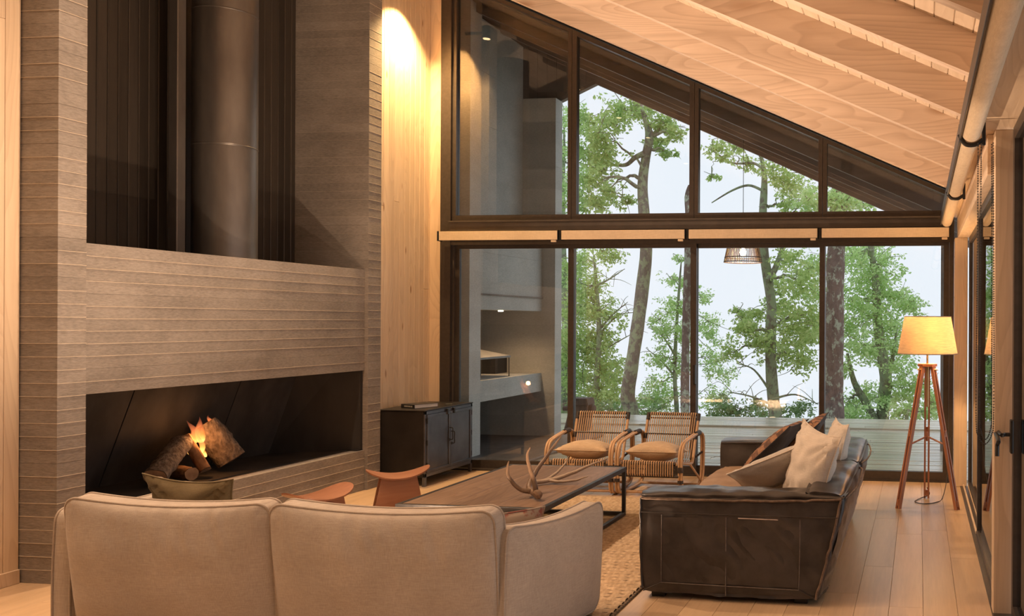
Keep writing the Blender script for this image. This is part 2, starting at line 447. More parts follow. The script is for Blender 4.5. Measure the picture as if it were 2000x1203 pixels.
# left wall: pine boards (near section, far section), fireplace between
def board_wall(name, X, y0, y1, ztop, label, thick=0.02, bw=0.09, into=1, zbase=0.0):
    wl = MB().box(X - 0.16, X - thick, y0, y1, zbase, ztop).build(name, MT['pine']); tag(wl, label, 'wall', kind='structure')
    y = y0; n = int(round((y1 - y0) / bw)); bw = (y1 - y0) / n
    for i in range(n):
        if random.random() < 0.35:
            cuts = [zbase, random.uniform(1.6, 3.4), ztop]
        else: cuts = [zbase, ztop]
        for a, b in zip(cuts[:-1], cuts[1:]):
            MB().cbox(-thick, 0, -bw / 2 + 0.0012, bw / 2 - 0.0012, a + 0.001, b - 0.001, 0.003).build('board', MT['pine'], wl, (X, y + bw / 2, 0))
        y += bw
    return wl


board_wall('wall_left', -5.40, -3.2, 4.655, 5.44, 'pale pine board wall in front of the concrete fireplace')
board_wall('wall_far_left', -5.245, 7.83, YB + 0.02, 5.46, 'pale pine board wall between fireplace and tall windows, lit by spot')
b = MB().cbox(-5.40, -5.385, -3.2, 4.65, 0, 0.085, 0.003).build('baseboard_left', MT['frame_wood']); tag(b, 'pale wooden skirting board along the near pine wall', 'skirting', kind='structure')
b = MB().cbox(-5.245, -5.115, YB - 0.06, YB + 0.04, 0, 5.40, 0.004).build('trim_1', MT['frame_wood']); tag(b, 'pale pine corner post beside the dark window frame', 'trim', kind='structure')
MB().box(-6.1, XR + 0.2, -3.3, -3.2, 0, 5.5).build('wall_rear', MT['pine'])
tag(bpy.data.objects['wall_rear'], 'plain pine wall closing the room behind the viewer', 'wall', kind='structure')
tag(MB().box(-6.16, -6.1, -3.3, 8.9, 0, 5.0).build('wall_outer_left', MT['pine']), 'outer skin of the left house wall behind the fireplace', 'wall', kind='structure')

# ceiling: boards along Y, rafters, ridge
ceil = MB()
ceil.hexa([(0.9, -3.3, zc(0.9) + 0.02), (0.9, YB + 0.05, zc(0.9) + 0.02), (XRIDGE, YB + 0.05, zc(XRIDGE) + 0.02), (XRIDGE, -3.3, zc(XRIDGE) + 0.02),
           (0.9, -3.3, zc(0.9) + 0.18), (0.9, YB + 0.05, zc(0.9) + 0.18), (XRIDGE, YB + 0.05, zc(XRIDGE) + 0.18), (XRIDGE, -3.3, zc(XRIDGE) + 0.18)])
ceil.hexa([(-6.2, -3.3, zc(-6.2) + 0.02), (XRIDGE, -3.3, zc(XRIDGE) + 0.02), (XRIDGE, YB + 0.05, zc(XRIDGE) + 0.02), (-6.2, YB + 0.05, zc(-6.2) + 0.02),
           (-6.2, -3.3, zc(-6.2) + 0.18), (XRIDGE, -3.3, zc(XRIDGE) + 0.18), (XRIDGE, YB + 0.05, zc(XRIDGE) + 0.18), (-6.2, YB + 0.05, zc(-6.2) + 0.18)])
ceil = ceil.build('ceiling', MT['ceil']); tag(ceil, 'sloping boarded timber ceiling carried on exposed pale rafters', 'ceiling', kind='structure')
ang = atan(SL); x = XR + 0.2; step = 0.10 * cos(ang); Lc = YB + 3.25
bmesh_board = MB().cbox(-0.049, 0.049, -Lc / 2, Lc / 2, 0.0, 0.02, 0.004).mesh('ceiling_board', MT['ceil'])
while x > -6.1:
    o = bpy.data.objects.new('board', bmesh_board); C.objects.link(o); o.parent = ceil
    xm = x - step / 2
    o.location = (xm, -3.25 + Lc / 2, zc(xm)); o.rotation_euler = (0, ang if xm > XRIDGE else -ang, 0); x -= step


def rafter_mb(X0, X1, wd, hgt, zoff=0.0, XG=None):
    z0, z1 = zb(X0, XG) + zoff, zb(X1, XG) + zoff
    return MB().hexa([(X1, -wd / 2, z1), (X0, -wd / 2, z0), (X0, wd / 2, z0), (X1, wd / 2, z1), (X1, -wd / 2, z1 + hgt), (X0, -wd / 2, z0 + hgt), (X0, wd / 2, z0 + hgt), (X1, wd / 2, z1 + hgt)])


RY = (-2.0, -1.1, -0.2, 0.75, 1.6, 2.55, 3.40, 4.19, 5.01, 5.93, 6.73, 7.65)
for ry in RY:
    mb = rafter_mb(0.318, XRIDGE, 0.07, RH)
    o = mb.build('rafter', MT['rafter'], ceil, (0, ry, 0))

# right wall: top plate, header, posts, sliding doors
tp = MB().cbox(0.32, 0.56, -3.2, YB + 0.02, 2.66, 2.99, 0.004).build('trim_2', MT['beam_wood']); tag(tp, 'pale timber wall plate where the rafters end', 'beam', kind='structure')
tp = MB().cbox(0.375, 0.56, 4.97, YB + 0.02, 2.43, 2.66, 0.004).build('trim_3', MT['beam_wood']); tag(tp, 'pale timber header above the side sliding doors', 'beam', kind='structure')
tp = MB().cbox(0.41, 0.512, 4.86, 4.97, 0, 2.66, 0.004).build('trim_4', MT['frame_wood']); tag(tp, 'pale timber post beside the door with black lever handle', 'post', kind='structure')
tp = MB().cbox(0.345, 0.47, 8.60, 8.79, 0, 2.43, 0.004).build('trim_5', MT['frame_wood']); tag(tp, 'pale timber corner post glowing beside the tripod lamp', 'post', kind='structure')
for z in (0.35, 0.85, 1.35, 1.85, 2.25):
    MB().lathe([(0.006, 0), (0.006, 0.002), (0.0, 0.003)], (0, 0, 0), 10, 'x').xf(rotm(0, 0, pi)).build('screw', MT['cable'], tp, (0.3455, 8.69, z))
wr = MB().box(0.44, 0.56, -3.2, -2.0, 0, 2.66).build('wall_right', MT['pine']); tag(wr, 'pine board wall beside the side door', 'wall', kind='structure')


def sash(name, p0, p1, z0, z1, fw, th, label, bar=None, nrm='y', cat='door', kind='structure', ztop=None, sill=None, mat='alu'):
    """framed pane between p0 and p1 along the wall; ztop(p) gives a sloped head"""
    root = empty(name, (0, 0, 0)); tag(root, label, cat, kind=kind)
    def pt(a, d, z): return (a, d, z) if nrm == 'y' else (d, a, z)
    c = bar if bar is not None else YB
    zt = ztop or (lambda a: z1)
    s = sill or fw
    def quadbox(mb, pts):
        lo = [pt(a, c - th / 2, z) for a, z in pts]; hi = [pt(a, c + th / 2, z) for a, z in pts]
        mb.add(lo + hi, [(0, 1, 2, 3), (7, 6, 5, 4), (0, 4, 5, 1), (1, 5, 6, 2), (2, 6, 7, 3), (3, 7, 4, 0)])
    for a0, a1 in ((p0, p0 + fw), (p1 - fw, p1)):
        m = MB(); quadbox(m, [(a0, z0), (a1, z0), (a1, zt(a1)), (a0, zt(a0))]); m.build('stile', MT[mat], root)
    m = MB(); quadbox(m, [(p0 + fw, z0), (p1 - fw, z0), (p1 - fw, z0 + s), (p0 + fw, z0 + s)]); m.build('bottom_rail', MT[mat], root)
    m = MB(); quadbox(m, [(p0 + fw, zt(p0 + fw) - fw), (p1 - fw, zt(p1 - fw) - fw), (p1 - fw, zt(p1 - fw)), (p0 + fw, zt(p0 + fw))]); m.build('top_rail', MT[mat], root)
    g = 0.006; m = MB()
    pts = [(p0 + fw, z0 + s), (p1 - fw, z0 + s), (p1 - fw, zt(p1 - fw) - fw), (p0 + fw, zt(p0 + fw) - fw)]
    lo = [pt(a, c - g / 2, z) for a, z in pts]; hi = [pt(a, c + g / 2, z) for a, z in pts]
    m.add(lo + hi, [(0, 1, 2, 3), (7, 6, 5, 4), (0, 4, 5, 1), (1, 5, 6, 2), (2, 6, 7, 3), (3, 7, 4, 0)]); m.build('pane', MT['glass'], root)
    return root


# window wall
fr = MB().box(-5.115, -5.00, YB - 0.07, YB + 0.08, 0, 5.38).build('trim_6', MT['alu']); tag(fr, 'dark bronze jamb between pine wall and glazing', 'frame', kind='structure')
MB().box(-5.0, -4.985, YB - 0.02, YB + 0.06, 0.1, 5.35).build('channel', MT['steelbeam'], fr)
fr = MB().box(0.30, 0.345, YB - 0.07, YB + 0.08, 0, zc(0.32) - 0.01).build('trim_7', MT['alu']); tag(fr, 'dark bronze jamb in the corner by the tripod lamp', 'frame', kind='structure')
fr = MB().box(-5.0, 0.30, YB - 0.09, YB + 0.08, 2.56, 2.665).build('trim_8', MT['steelbeam']); tag(fr, 'dark steel transom beam across the glazed gable', 'beam', kind='structure')
MB().box(-5.0, 0.30, YB - 0.11, YB - 0.09, 2.650, 2.665).build('flange', MT['steelbeam'], fr)
fr = MB().box(-5.0, 0.30, YB - 0.06, YB + 0.08, 2.41, 2.56).build('trim_9', MT['alu']); tag(fr, 'dark bronze head rail above the sliding doors', 'frame', kind='structure')
fr = MB().box(-5.0, 0.30, YB - 0.08, YB + 0.10, -0.02, 0.012).build('trim_10', MT['alu']); tag(fr, 'dark bronze floor track under the sliding doors', 'track', kind='structure')
MUL = (-5.0, -3.66, -2.33, -0.985, 0.30)
words = ('above the outdoor grill', 'tall second, showing the forked tree', 'third, above the rattan pendant', 'smallest, under the lowest rafters')
for i in range(4):
    sash('window_%d' % (i + 1), MUL[i] + 0.002, MUL[i + 1] - 0.002, 2.665, 0, 0.042 if i != 1 else 0.05, 0.08,
         'dark framed sloping gable window, ' + words[i], cat='window', ztop=lambda a: zc(a) - 0.03 if a > XRIDGE else zc(a) - 0.03, sill=0.065)
words = ('in front of the outdoor grill', 'behind the left rattan armchair', 'behind the right rattan armchair', 'behind the tripod lamp')
DM = (-4.975, -3.63, -2.36, -0.955, 0.29); DM1 = (-3.70, -2.27, -1.015)
for i, (a, b, d) in enumerate(((-4.99, -3.635, 0.025), (-3.69, -2.30, -0.025), (-2.36, -0.955, 0.025), (-1.012, 0.298, -0.025))):
    sash('door_%d' % (i + 1), a, b, 0.012, 2.43, 0.062 if i in (1, 2) else 0.055, 0.04, 'dark framed sliding glass door ' + words[i], bar=YB + d, cat='door', sill=0.085)
d2 = bpy.data.objects['door_2']
MB().cbox(-2.325, -2.30, YB - 0.075, YB - 0.046, 0.95, 1.15, 0.004).build('pull_handle', MT['blk'], d2)

# side sliding doors
sash('door_5', 6.55, 8.60, 0.0, 2.43, 0.06, 0.04, 'dark framed sliding glass side door nearest the corner post', bar=0.50, nrm='x', cat='door', sill=0.06)
sash('door_6', 4.98, 6.62, 0.0, 2.43, 0.06, 0.04, 'dark framed glass side door behind the hanging bead chains', bar=0.455, nrm='x', cat='door', sill=0.06)
d7 = sash('door_7', 2.40, 4.83, 0.0, 2.66, 0.07, 0.05, 'dark framed glass door with black lever handle', bar=0.53, nrm='x', cat='door', sill=0.08)
sash('door_8', 0.2, 2.38, 0.0, 2.66, 0.07, 0.05, 'dark framed glass side door behind the viewer', bar=0.53, nrm='x', cat='door', sill=0.08)
sash('door_9', -2.0, 0.18, 0.0, 2.66, 0.07, 0.05, 'dark framed glass side door at the far rear', bar=0.53, nrm='x', cat='door', sill=0.08)
tk = MB().box(0.405, 0.56, -2.0, 8.6, -0.02, 0.008).build('trim_11', MT['alu']); tag(tk, 'dark floor track of the side sliding doors', 'track', kind='structure')
for yy in (0.43, 0.475):
    MB().cbox(yy, yy + 0.014, 6.66, 8.58, 0.008, 0.03, 0.002).build('rail', MT['frame_wood'], tk)
hd = MB().tube(spline([(0.50, 4.77, 1.0), (0.46, 4.77, 1.0), (0.44, 4.76, 1.0), (0.425, 5.15, 1.0), (0.418, 4.68, 0.985), (0.412, 4.66, 0.955), (0.410, 4.65, 0.90)], 6), 0.011, 10)
hd = hd.build('lever_handle', MT['blk'], d7)
MB().cbox(0.488, 0.504, 4.745, 4.80, 0.90, 1.08, 0.004).build('handle_plate', MT['blk'], hd)

# porch roof outside (continues the slope)
pr = MB()
Y0, Y1 = YB + 0.09, 11.66
pr.hexa([(0.9, Y0, zc(0.9) + 0.022), (0.9, Y1, zc(0.9) + 0.022), (XRIDGE, Y1, zc(XRIDGE) + 0.022), (XRIDGE, Y0, zc(XRIDGE) + 0.022),
         (0.9, Y0, zc(0.9) + 0.16), (0.9, Y1, zc(0.9) + 0.16), (XRIDGE, Y1, zc(XRIDGE) + 0.16), (XRIDGE, Y0, zc(XRIDGE) + 0.16)])
pr.hexa([(-6.2, Y0, zc(-6.2) + 0.022), (XRIDGE, Y0, zc(XRIDGE) + 0.022), (XRIDGE, Y1, zc(XRIDGE) + 0.022), (-6.2, Y1, zc(-6.2) + 0.022),
         (-6.2, Y0, zc(-6.2) + 0.16), (XRIDGE, Y0, zc(XRIDGE) + 0.16), (XRIDGE, Y1, zc(XRIDGE) + 0.16), (-6.2, Y1, zc(-6.2) + 0.16)])
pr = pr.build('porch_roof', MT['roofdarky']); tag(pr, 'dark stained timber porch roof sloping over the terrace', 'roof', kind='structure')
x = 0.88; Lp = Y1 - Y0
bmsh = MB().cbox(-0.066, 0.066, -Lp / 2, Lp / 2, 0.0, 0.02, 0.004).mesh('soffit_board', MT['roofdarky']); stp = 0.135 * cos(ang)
while x > -6.1:
    o = bpy.data.objects.new('board', bmsh); C.objects.link(o); o.parent = pr; xm = x - stp / 2
    o.location = (xm, (Y0 + Y1) / 2, zc(xm)); o.rotation_euler = (0, ang if xm > XRIDGE else -ang, 0); x -= stp
for ry in (9.56, 10.58, 11.62):
    rafter_mb(0.9, XRIDGE, 0.07, RH, 0, XRIDGE).build('rafter', MT['roofdark'], pr, (0, ry, 0))
    rafter_mb(XRIDGE, -6.1, 0.07, RH, 0, XRIDGE) if ry < 11 else rafter_mb(XPORCH, -6.1, 0.09, RH, 0, XPORCH).build('rafter', MT['roofdark'], pr, (0, ry, 0))
for k in range(12):   # boarded gable closing the porch beside the chimney
    xa = XPORCH - k * 0.14; xb = xa - 0.138
    MB().prism([(xb, zb(xb, XPORCH) + 0.05), (xa, zb(xa, XPORCH) + 0.05), (xa, zc(xa)), (xb, zc(xb))], 0.02, 'y', 11.57).build('gable_board', MT['roofdark'], pr)
ps = MB().cbox(0.27, 0.40, 10.95, 11.08, 0, 2.8, 0.006).build('porch_post', MT['roofdark']); tag(ps, 'dark timber porch post standing on the deck behind the lamp', 'post', kind='structure')

# deck boards along X, step at 12.9
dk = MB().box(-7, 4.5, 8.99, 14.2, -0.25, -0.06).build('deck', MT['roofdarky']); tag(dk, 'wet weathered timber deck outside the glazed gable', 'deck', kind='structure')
y = 8.995
while y < 14.15:
    bw = 0.094
    zt = 0.0 if y < 12.9 else 0.028
    xs = [-7, random.uniform(-5, -3.5), random.uniform(-2.5, -0.5), 4.5]
    for a, b in zip(xs[:-1], xs[1:]):
        zj = zt + random.uniform(-0.003, 0.003)
        MB().cbox(-(b - a) / 2 + 0.002, (b - a) / 2 - 0.002, -bw / 2 + 0.0035, bw / 2 - 0.0035, -0.035, 0, 0.004).build('plank', MT['deck'], dk, ((a + b) / 2, y + bw / 2, zj), )
    y += bw

# hillside and lake
g = MB(); n = 24
for i in range(n + 1):
    for j in range(n + 1):
        X = -45 + 90 * i / n; Y = 14.3 + 40 * j / n
        g.v.append((X, Y, -0.9 - (Y - 14.3) * 0.32 + 0.5 * noise.noise(Vector((X * 0.3, Y * 0.3, 0)))))
for i in range(n):
    for j in range(n):
        a = i * (n + 1) + j; g.f.append((a, a + n + 1, a + n + 2, a + 1))
g = g.build('hillside', MT['ground']); tag(g, 'wooded hillside falling away below the deck', 'ground', kind='structure')

# ------------------------------------------------------------------ fireplace
XF = -5.15
fp = empty('fireplace', (-5.5, 6.2, 0)); tag(fp, 'tall board-formed concrete fireplace with steel flue and burning logs', 'fireplace')


def local(o, parent): o.matrix_parent_inverse = parent.matrix_world.inverted(); return o


bpy.context.view_layer.update()
FO = Vector((-5.5, 6.2, 0))


def part(mb, name, mat, parent=fp, off=FO, angle=35):
    mb.v = [(p[0] - off.x, p[1] - off.y, p[2] - off.z) for p in mb.v]
    return mb.build(name, mat, parent, angle=angle)


def courses(parent, x0, x1, y0, y1, z0, z1, h, faces, off, mat='conc', eps=0.004, gap=0.001, jit=0.0007, rough=True):
    """board-formed courses: boxes a hair behind the fins left between the shutter boards"""
    n = int(round((z1 - z0) / h)); h = (z1 - z0) / n
    for i in range(n):
        a = z0 + i * h; b = a + h
        j = random.uniform(-jit, jit)
        fx1 = x1 + (eps * 0 + j if 'x' in faces else 0); fy0 = y0 - (j if 'y' in faces else 0)
        m = MB().cbox(x0, fx1, fy0, y1, a + gap / 2, b - gap / 2, 0.0008)
        cx, cy = (x0 + x1) / 2, (y0 + y1) / 2
        m.v = [(p[0] - cx, p[1] - cy, p[2] - a) for p in m.v]
        m.build('course', MT[mat], parent, (cx - off.x, cy - off.y, a - off.z))


def conc_block(name, x0, x1, y0, y1, z0, z1, h=0.08, faces='xy', parent=fp, off=FO, mat='conc', fin='fin', proud=0.003, fh=0.0028, yfin=True):
    core = MB().box(x0 + 0.02, x1 - 0.012, y0 + (0.012 if 'y' in faces else 0.02), y1 - 0.005, z0 + 0.004, z1 - 0.004)
    core = part(core, name, MT[mat], parent, off)
    courses(core, x0, x1, y0, y1, z0, z1, h, faces, off, mat)
    n = int(round((z1 - z0) / h)); hh = (z1 - z0) / n
    for i in range(1, n):      # the thin fin of paste squeezed out between two shutter boards
        z = z0 + i * hh
        if random.random() < 0.15: continue
        m = MB().box(-(x1 - x0) / 2 + 0.03, (x1 - x0) / 2 + proud * random.uniform(0.5, 1), -(y1 - y0) / 2 - (proud * random.uniform(0.5, 1) if 'y' in faces and yfin else -0.001), (y1 - y0) / 2 - 0.001, -fh / 2, fh / 2)
        m.build('fin', MT[fin], core, ((x0 + x1) / 2 - off.x, (y0 + y1) / 2 - off.y, z - off.z))
    return core


conc_block('pillar', -5.92, XF, 4.66, 4.842, 0, 5.15)
conc_block('pillar', -5.92, XF, 7.635, 7.83, 0, 5.15, yfin=False)
conc_block('lintel', -5.36, XF - 0.035, 4.842, 7.633, 1.125, 2.075, faces='x')
conc_block('hearth_bench', -5.92, XF - 0.03, 4.842, 7.633, 0, 0.375, h=0.075, faces='x')
# upper recess: stained back boards, steel post, flue
y = 4.85
while y < 7.62:
    bw = 0.085
    part(MB().cbox(-5.915, -5.895, y + 0.002, min(y + bw, 7.632) - 0.002, 1.9, 5.15, 0.006), 'back_board', MT['panel']); y += bw
part(MB().box(-5.98, -5.92, 4.66, 7.83, 0, 5.15), 'back_wall', MT['black'])
part(MB().cbox(-5.72, -5.64, 6.03, 6.11, 1.6, 5.15, 0.006), 'steel_post', MT['pipe'])
fl_ = part(MB().lathe([(0.225, 1.9), (0.225, 5.15)], (-5.56, 6.40, 0), 48), 'flue_pipe', MT['pipe'])
for z in (2.98, 4.05):
    part(MB().lathe([(0.2255, z - 0.006), (0.2275, z - 0.003), (0.2275, z + 0.003), (0.2255, z + 0.006)], (-5.56, 6.40, 0), 48), 'weld_seam', MT['pipe'], fl_)
# firebox: leaning back plates, sides, floor, throat
for (a, b) in ((4.85, 5.62), (5.63, 6.62), (6.63, 7.30)):
    part(MB().hexa([(-5.90, a, 0.375), (-5.88, a, 0.375), (-5.88, b, 0.375), (-5.90, b, 0.375), (-5.58, a + 0.10, 1.40), (-5.56, a + 0.10, 1.40), (-5.56, b + 0.10, 1.40), (-5.58, b + 0.10, 1.40)]), 'back_plate', MT['soot'])
part(MB().hexa([(-5.90, 7.27, 0.375), (-5.20, 7.60, 0.375), (-5.20, 7.63, 0.375), (-5.90, 7.63, 0.375), (-5.58, 7.37, 1.40), (-5.20, 7.60, 1.40), (-5.20, 7.63, 1.40), (-5.58, 7.63, 1.40)]), 'side_plate', MT['black'])
part(MB().box(-5.9, -5.2, 4.842, 4.87, 0.375, 1.4), 'side_plate', MT['soot'])
part(MB().box(-5.92, -5.30, 4.85, 7.60, 0.375, 0.384), 'fire_floor', MT['soot'])
part(MB().box(-5.9, -5.36, 4.85, 7.63, 1.40, 1.42), 'smoke_shelf', MT['black'])
part(MB().box(-5.88, -5.20, 7.56, 7.635, 0.38, 0.384), 'fire_floor', MT['soot'])

# logs
def log(p0, p1, r, sq, label, seed, bark='logbark', split=0):
    rnd = random.Random(seed); p0, p1 = Vector(p0), Vector(p1); c = (p0 + p1) / 2; L = (p1 - p0).length
    root = empty('firewood_log', c); tag(root, label, 'log', 'burning logs in the fireplace')
    q = (p1 - p0).to_track_quat('Z', 'Y'); N = 18; rows = 12; vs = []; fs = []
    for i in range(rows + 1):
        z = -L / 2 + L * i / rows
        for k in range(N):
            a = 2 * pi * k / N
            rr = r * (1 + 0.10 * noise.noise(Vector((cos(a) * 2, sin(a) * 2, z * 9 + seed))) + 0.06 * rnd.uniform(-1, 1))
            if split: rr = min(rr, r * 0.55 / max(0.2, cos(a - split))) if cos(a - split) > 0.2 else rr
            vs.append(q @ Vector((rr * cos(a) * sq, rr * sin(a) / sq, z)))
    for i in range(rows):
        for k in range(N): fs.append((i * N + k, i * N + (k + 1) % N, (i + 1) * N + (k + 1) % N, (i + 1) * N + k))
    MB().add(vs, fs).build('bark', MT[bark], root, angle=50)
    for e, sgn in ((0, -1), (rows, 1)):
        ring = [Vector(vs[e * N + k]) * 1.0 for k in range(N)]; cc = sum(ring, Vector()) / N; off = q @ Vector((0, 0, 0.004 * sgn))
        MB().add([cc + off * 2] + [cc + (p - cc) * 0.98 + off for p in ring], [(0, 1 + k, 1 + (k + 1) % N) for k in range(N)]).build('cut_end', MT['cutwood'], root)
    return root


MT['logbark'] = surf('grey_flaky_bark', (0.075, 0.055, 0.043), (0.27, 0.215, 0.175), scale=(1, 1, 0.6), ns=34, rough=0.9, bmp=0.9, lo=0.38, hi=0.78, bd=0.02)
MT['logsplit'] = surf('split_wood', (0.17, 0.085, 0.04), (0.33, 0.18, 0.09), scale=(1, 1, 1), ns=16, rough=0.85, bmp=0.6)
MT['cutwood'] = surf('cut_wood_end', (0.20, 0.12, 0.07), (0.32, 0.20, 0.12), ns=16, rough=0.9)
log((-5.42, 5.62, 0.470), (-5.58, 6.02, 0.66), 0.070, 1.1, 'grey-barked log leaning left against the burning pile', 3)
log((-5.42, 6.075, 0.450), (-5.58, 6.065, 0.70), 0.050, 1.0, 'split log with glowing side in the middle of the fire', 5, 'logsplit', 2.2)
log((-5.39, 5.90, 0.444), (-5.64, 5.98, 0.448), 0.050, 1.0, 'short log lying under the middle of the fire, cut end forward', 8, 'logsplit')
log((-5.46, 6.37, 0.475), (-5.63, 6.27, 0.76), 0.092, 0.85, 'thick rough-barked split log standing right of the flames', 11)
log((-5.66, 6.60, 0.445), (-5.72, 6.52, 0.62), 0.055, 1.0, 'small grey log leaning behind the thick rough-barked log', 13)

# flames
def flame_mat():
    m = bpy.data.materials.new('flame'); m.use_nodes = True; t = m.node_tree; t.nodes.clear()
    o = t.nodes.new('ShaderNodeOutputMaterial'); em = t.nodes.new('ShaderNodeEmission'); tr = t.nodes.new('ShaderNodeBsdfTransparent'); mx = t.nodes.new('ShaderNodeMixShader')
    tc = t.nodes.new('ShaderNodeTexCoord'); sx = t.nodes.new('ShaderNodeSeparateXYZ'); t.links.new(tc.outputs['Generated'], sx.inputs[0])
    col = ramp(t, sx.outputs[2], [(0.0, (1.0, 0.50, 0.12)), (0.35, (1.0, 0.26, 0.05)), (1.0, (0.80, 0.18, 0.09))]); t.links.new(col, em.inputs[0])
    st = t.nodes.new('ShaderNodeMapRange'); st.inputs['To Min'].default_value = 3.2; st.inputs['To Max'].default_value = 0.35; t.links.new(sx.outputs[2], st.inputs[0]); t.links.new(st.outputs[0], em.inputs[1])
    lw = t.nodes.new('ShaderNodeLayerWeight'); lw.inputs[0].default_value = 0.4
    sb = t.nodes.new('ShaderNodeMapRange'); sb.inputs['From Min'].default_value = 0.1; sb.inputs['From Max'].default_value = 0.9; sb.inputs['To Min'].default_value = 0.75; sb.inputs['To Max'].default_value = 0.0
    t.links.new(lw.outputs['Facing'], sb.inputs[0])
    s2 = t.nodes.new('ShaderNodeMapRange'); s2.inputs['To Min'].default_value = 1.0; s2.inputs['To Max'].default_value = 0.12; t.links.new(sx.outputs[2], s2.inputs[0])
    mu = t.nodes.new('ShaderNodeMath'); mu.operation = 'MULTIPLY'; t.links.new(sb.outputs[0], mu.inputs[0]); t.links.new(s2.outputs[0], mu.inputs[1])
    t.links.new(mu.outputs[0], mx.inputs[0]); t.links.new(tr.outputs[0], mx.inputs[1]); t.links.new(em.outputs[0], mx.inputs[2]); t.links.new(mx.outputs[0], o.inputs[0])
    return m


MT['flame'] = flame_mat()
fire = empty('fire', (-5.53, 6.13, 0.50)); tag(fire, 'small orange flames rising between the logs', 'fire')
for (dx, dy, dz, h, r, sw) in ((0.0, 0.0, 0.06, 0.17, 0.022, 0.012), (0.01, 0.03, 0.03, 0.13, 0.016, -0.01), (-0.04, -0.04, 0.12, 0.20, 0.040, 0.03), (-0.05, 0.05, 0.14, 0.20, 0.038, 0.02), (-0.07, 0.17, 0.24, 0.10, 0.022, 0.02), (-0.05, -0.02, 0.06, 0.16, 0.03, -0.02)):
    pth = []; rad = []
    for i in range(12):
        t_ = i / 11; pth.append((dx + 0.015 * sin(t_ * 6 + dy * 40), dy + sw * sin(t_ * 4), dz + h * t_)); rad.append(max(0.002, r * (sin(pi * (0.12 + 0.88 * t_) ** 0.8)) * (1 - 0.35 * t_)))
    MB().tube(pth, rad, 14).build('flame', MT['flame'], fire, angle=80)
light('fire_glow', 'POINT', (-5.47, 6.10, 0.72), 2.5, (1.0, 0.40, 0.12), 0.03)

# ------------------------------------------------------------------ spot lamp on the far-left pine wall (just above view)
def wall_spot(loc, energy, label):
    r = empty('wall_spotlight', loc); tag(r, label, 'spotlight')
    MB().lathe([(0.045, 0.0), (0.045, 0.14), (0.040, 0.145)], (0, 0, 0), 20).build('housing', MT['blk'], r)
    MB().cbox(-0.26, -0.03, -0.015, 0.015, 0.05, 0.08, 0.003).build('bracket', MT['blk'], r)
    MB().lathe([(0.040, -0.004), (0.040, -0.001)], (0, 0, 0), 20).build('lens', emis('spot_lens', (1.0, 0.75, 0.4), 6), r)
    light('spot_beam', 'SPOT', (loc[0], loc[1], loc[2] - 0.02), energy, (1.0, 0.62, 0.26), 0.04, (0, radians(14), 0), 110, 0.9)


wall_spot((-4.98, 8.22, 4.86), 420, 'small black spotlight high on the pine wall beside the fireplace')

# added spotlights, out of view under ridge and rafters, for warm general light
def added_ridge_spot(y, energy, tilt, label, x=-4.75, color=WARM):
    z = zb(x) - 0.02
    r = empty('added_ridge_spotlight', (x, y, z)); tag(r, label, 'spotlight', 'added spotlights under the ridge')
    MB().lathe([(0.045, -0.16), (0.045, -0.02), (0.03, -0.01)], (0, 0, 0), 20).build('housing', MT['blk'], r)
    MB().lathe([(0.02, -0.01), (0.02, 0.25)], (0, 0, 0), 12).build('stem', MT['blk'], r)
    MB().lathe([(0.038, -0.165), (0.038, -0.161)], (0, 0, 0), 20).build('lens', emis('added_ridge_lens', (1.0, 0.75, 0.4), 6), r)
    light('added_ridge_beam', 'SPOT', (x, y, z - 0.18), energy, color, 0.04, (0, radians(-tilt), 0), 120, 0.8)


added_ridge_spot(2.9, 230, 30, 'added black spotlight under the ridge over the linen sofa')
added_ridge_spot(4.4, 300, 30, 'added black spotlight under the ridge near the fireplace start')
added_ridge_spot(6.1, 420, 30, 'added black spotlight under the ridge over the coffee table')
added_ridge_spot(0.4, 160, 20, 'added black spotlight under the ridge behind the linen sofa')
added_ridge_spot(0.2, 100, 0, 'added black spotlight under a middle rafter behind the viewer', -2.3, (1.0, 0.84, 0.70))
added_ridge_spot(0.9, 190, 0, 'added black spotlight under a low rafter beside the side door', -0.5, (1.0, 0.90, 0.82))



def uplight(x, y, energy, label):  # added lamps hidden by the linen sofa, lighting the rafters from below
    r = empty('added_floor_uplight', (x, y, 0)); tag(r, label, 'uplight', 'added floor uplights behind the linen sofa')
    MB().lathe([(0.06, 0.0), (0.06, 0.15), (0.052, 0.155)], (0, 0, 0), 24).build('can', MT['blk'], r)
    MB().lathe([(0.05, 0.150), (0.05, 0.156)], (0, 0, 0), 24).build('lens', emis('added_uplight_lens', (1.0, 0.75, 0.45), 6), r)
    light('added_uplight_beam', 'SPOT', (x, y, 0.17), energy, WARM, 0.03, (pi, 0, 0), 150, 0.7)


uplight(-3.25, 4.78, 300, 'added black floor uplight standing before the linen sofa, fireplace side')
uplight(-2.20, 4.78, 300, 'added black floor uplight standing before the linen sofa, window side')

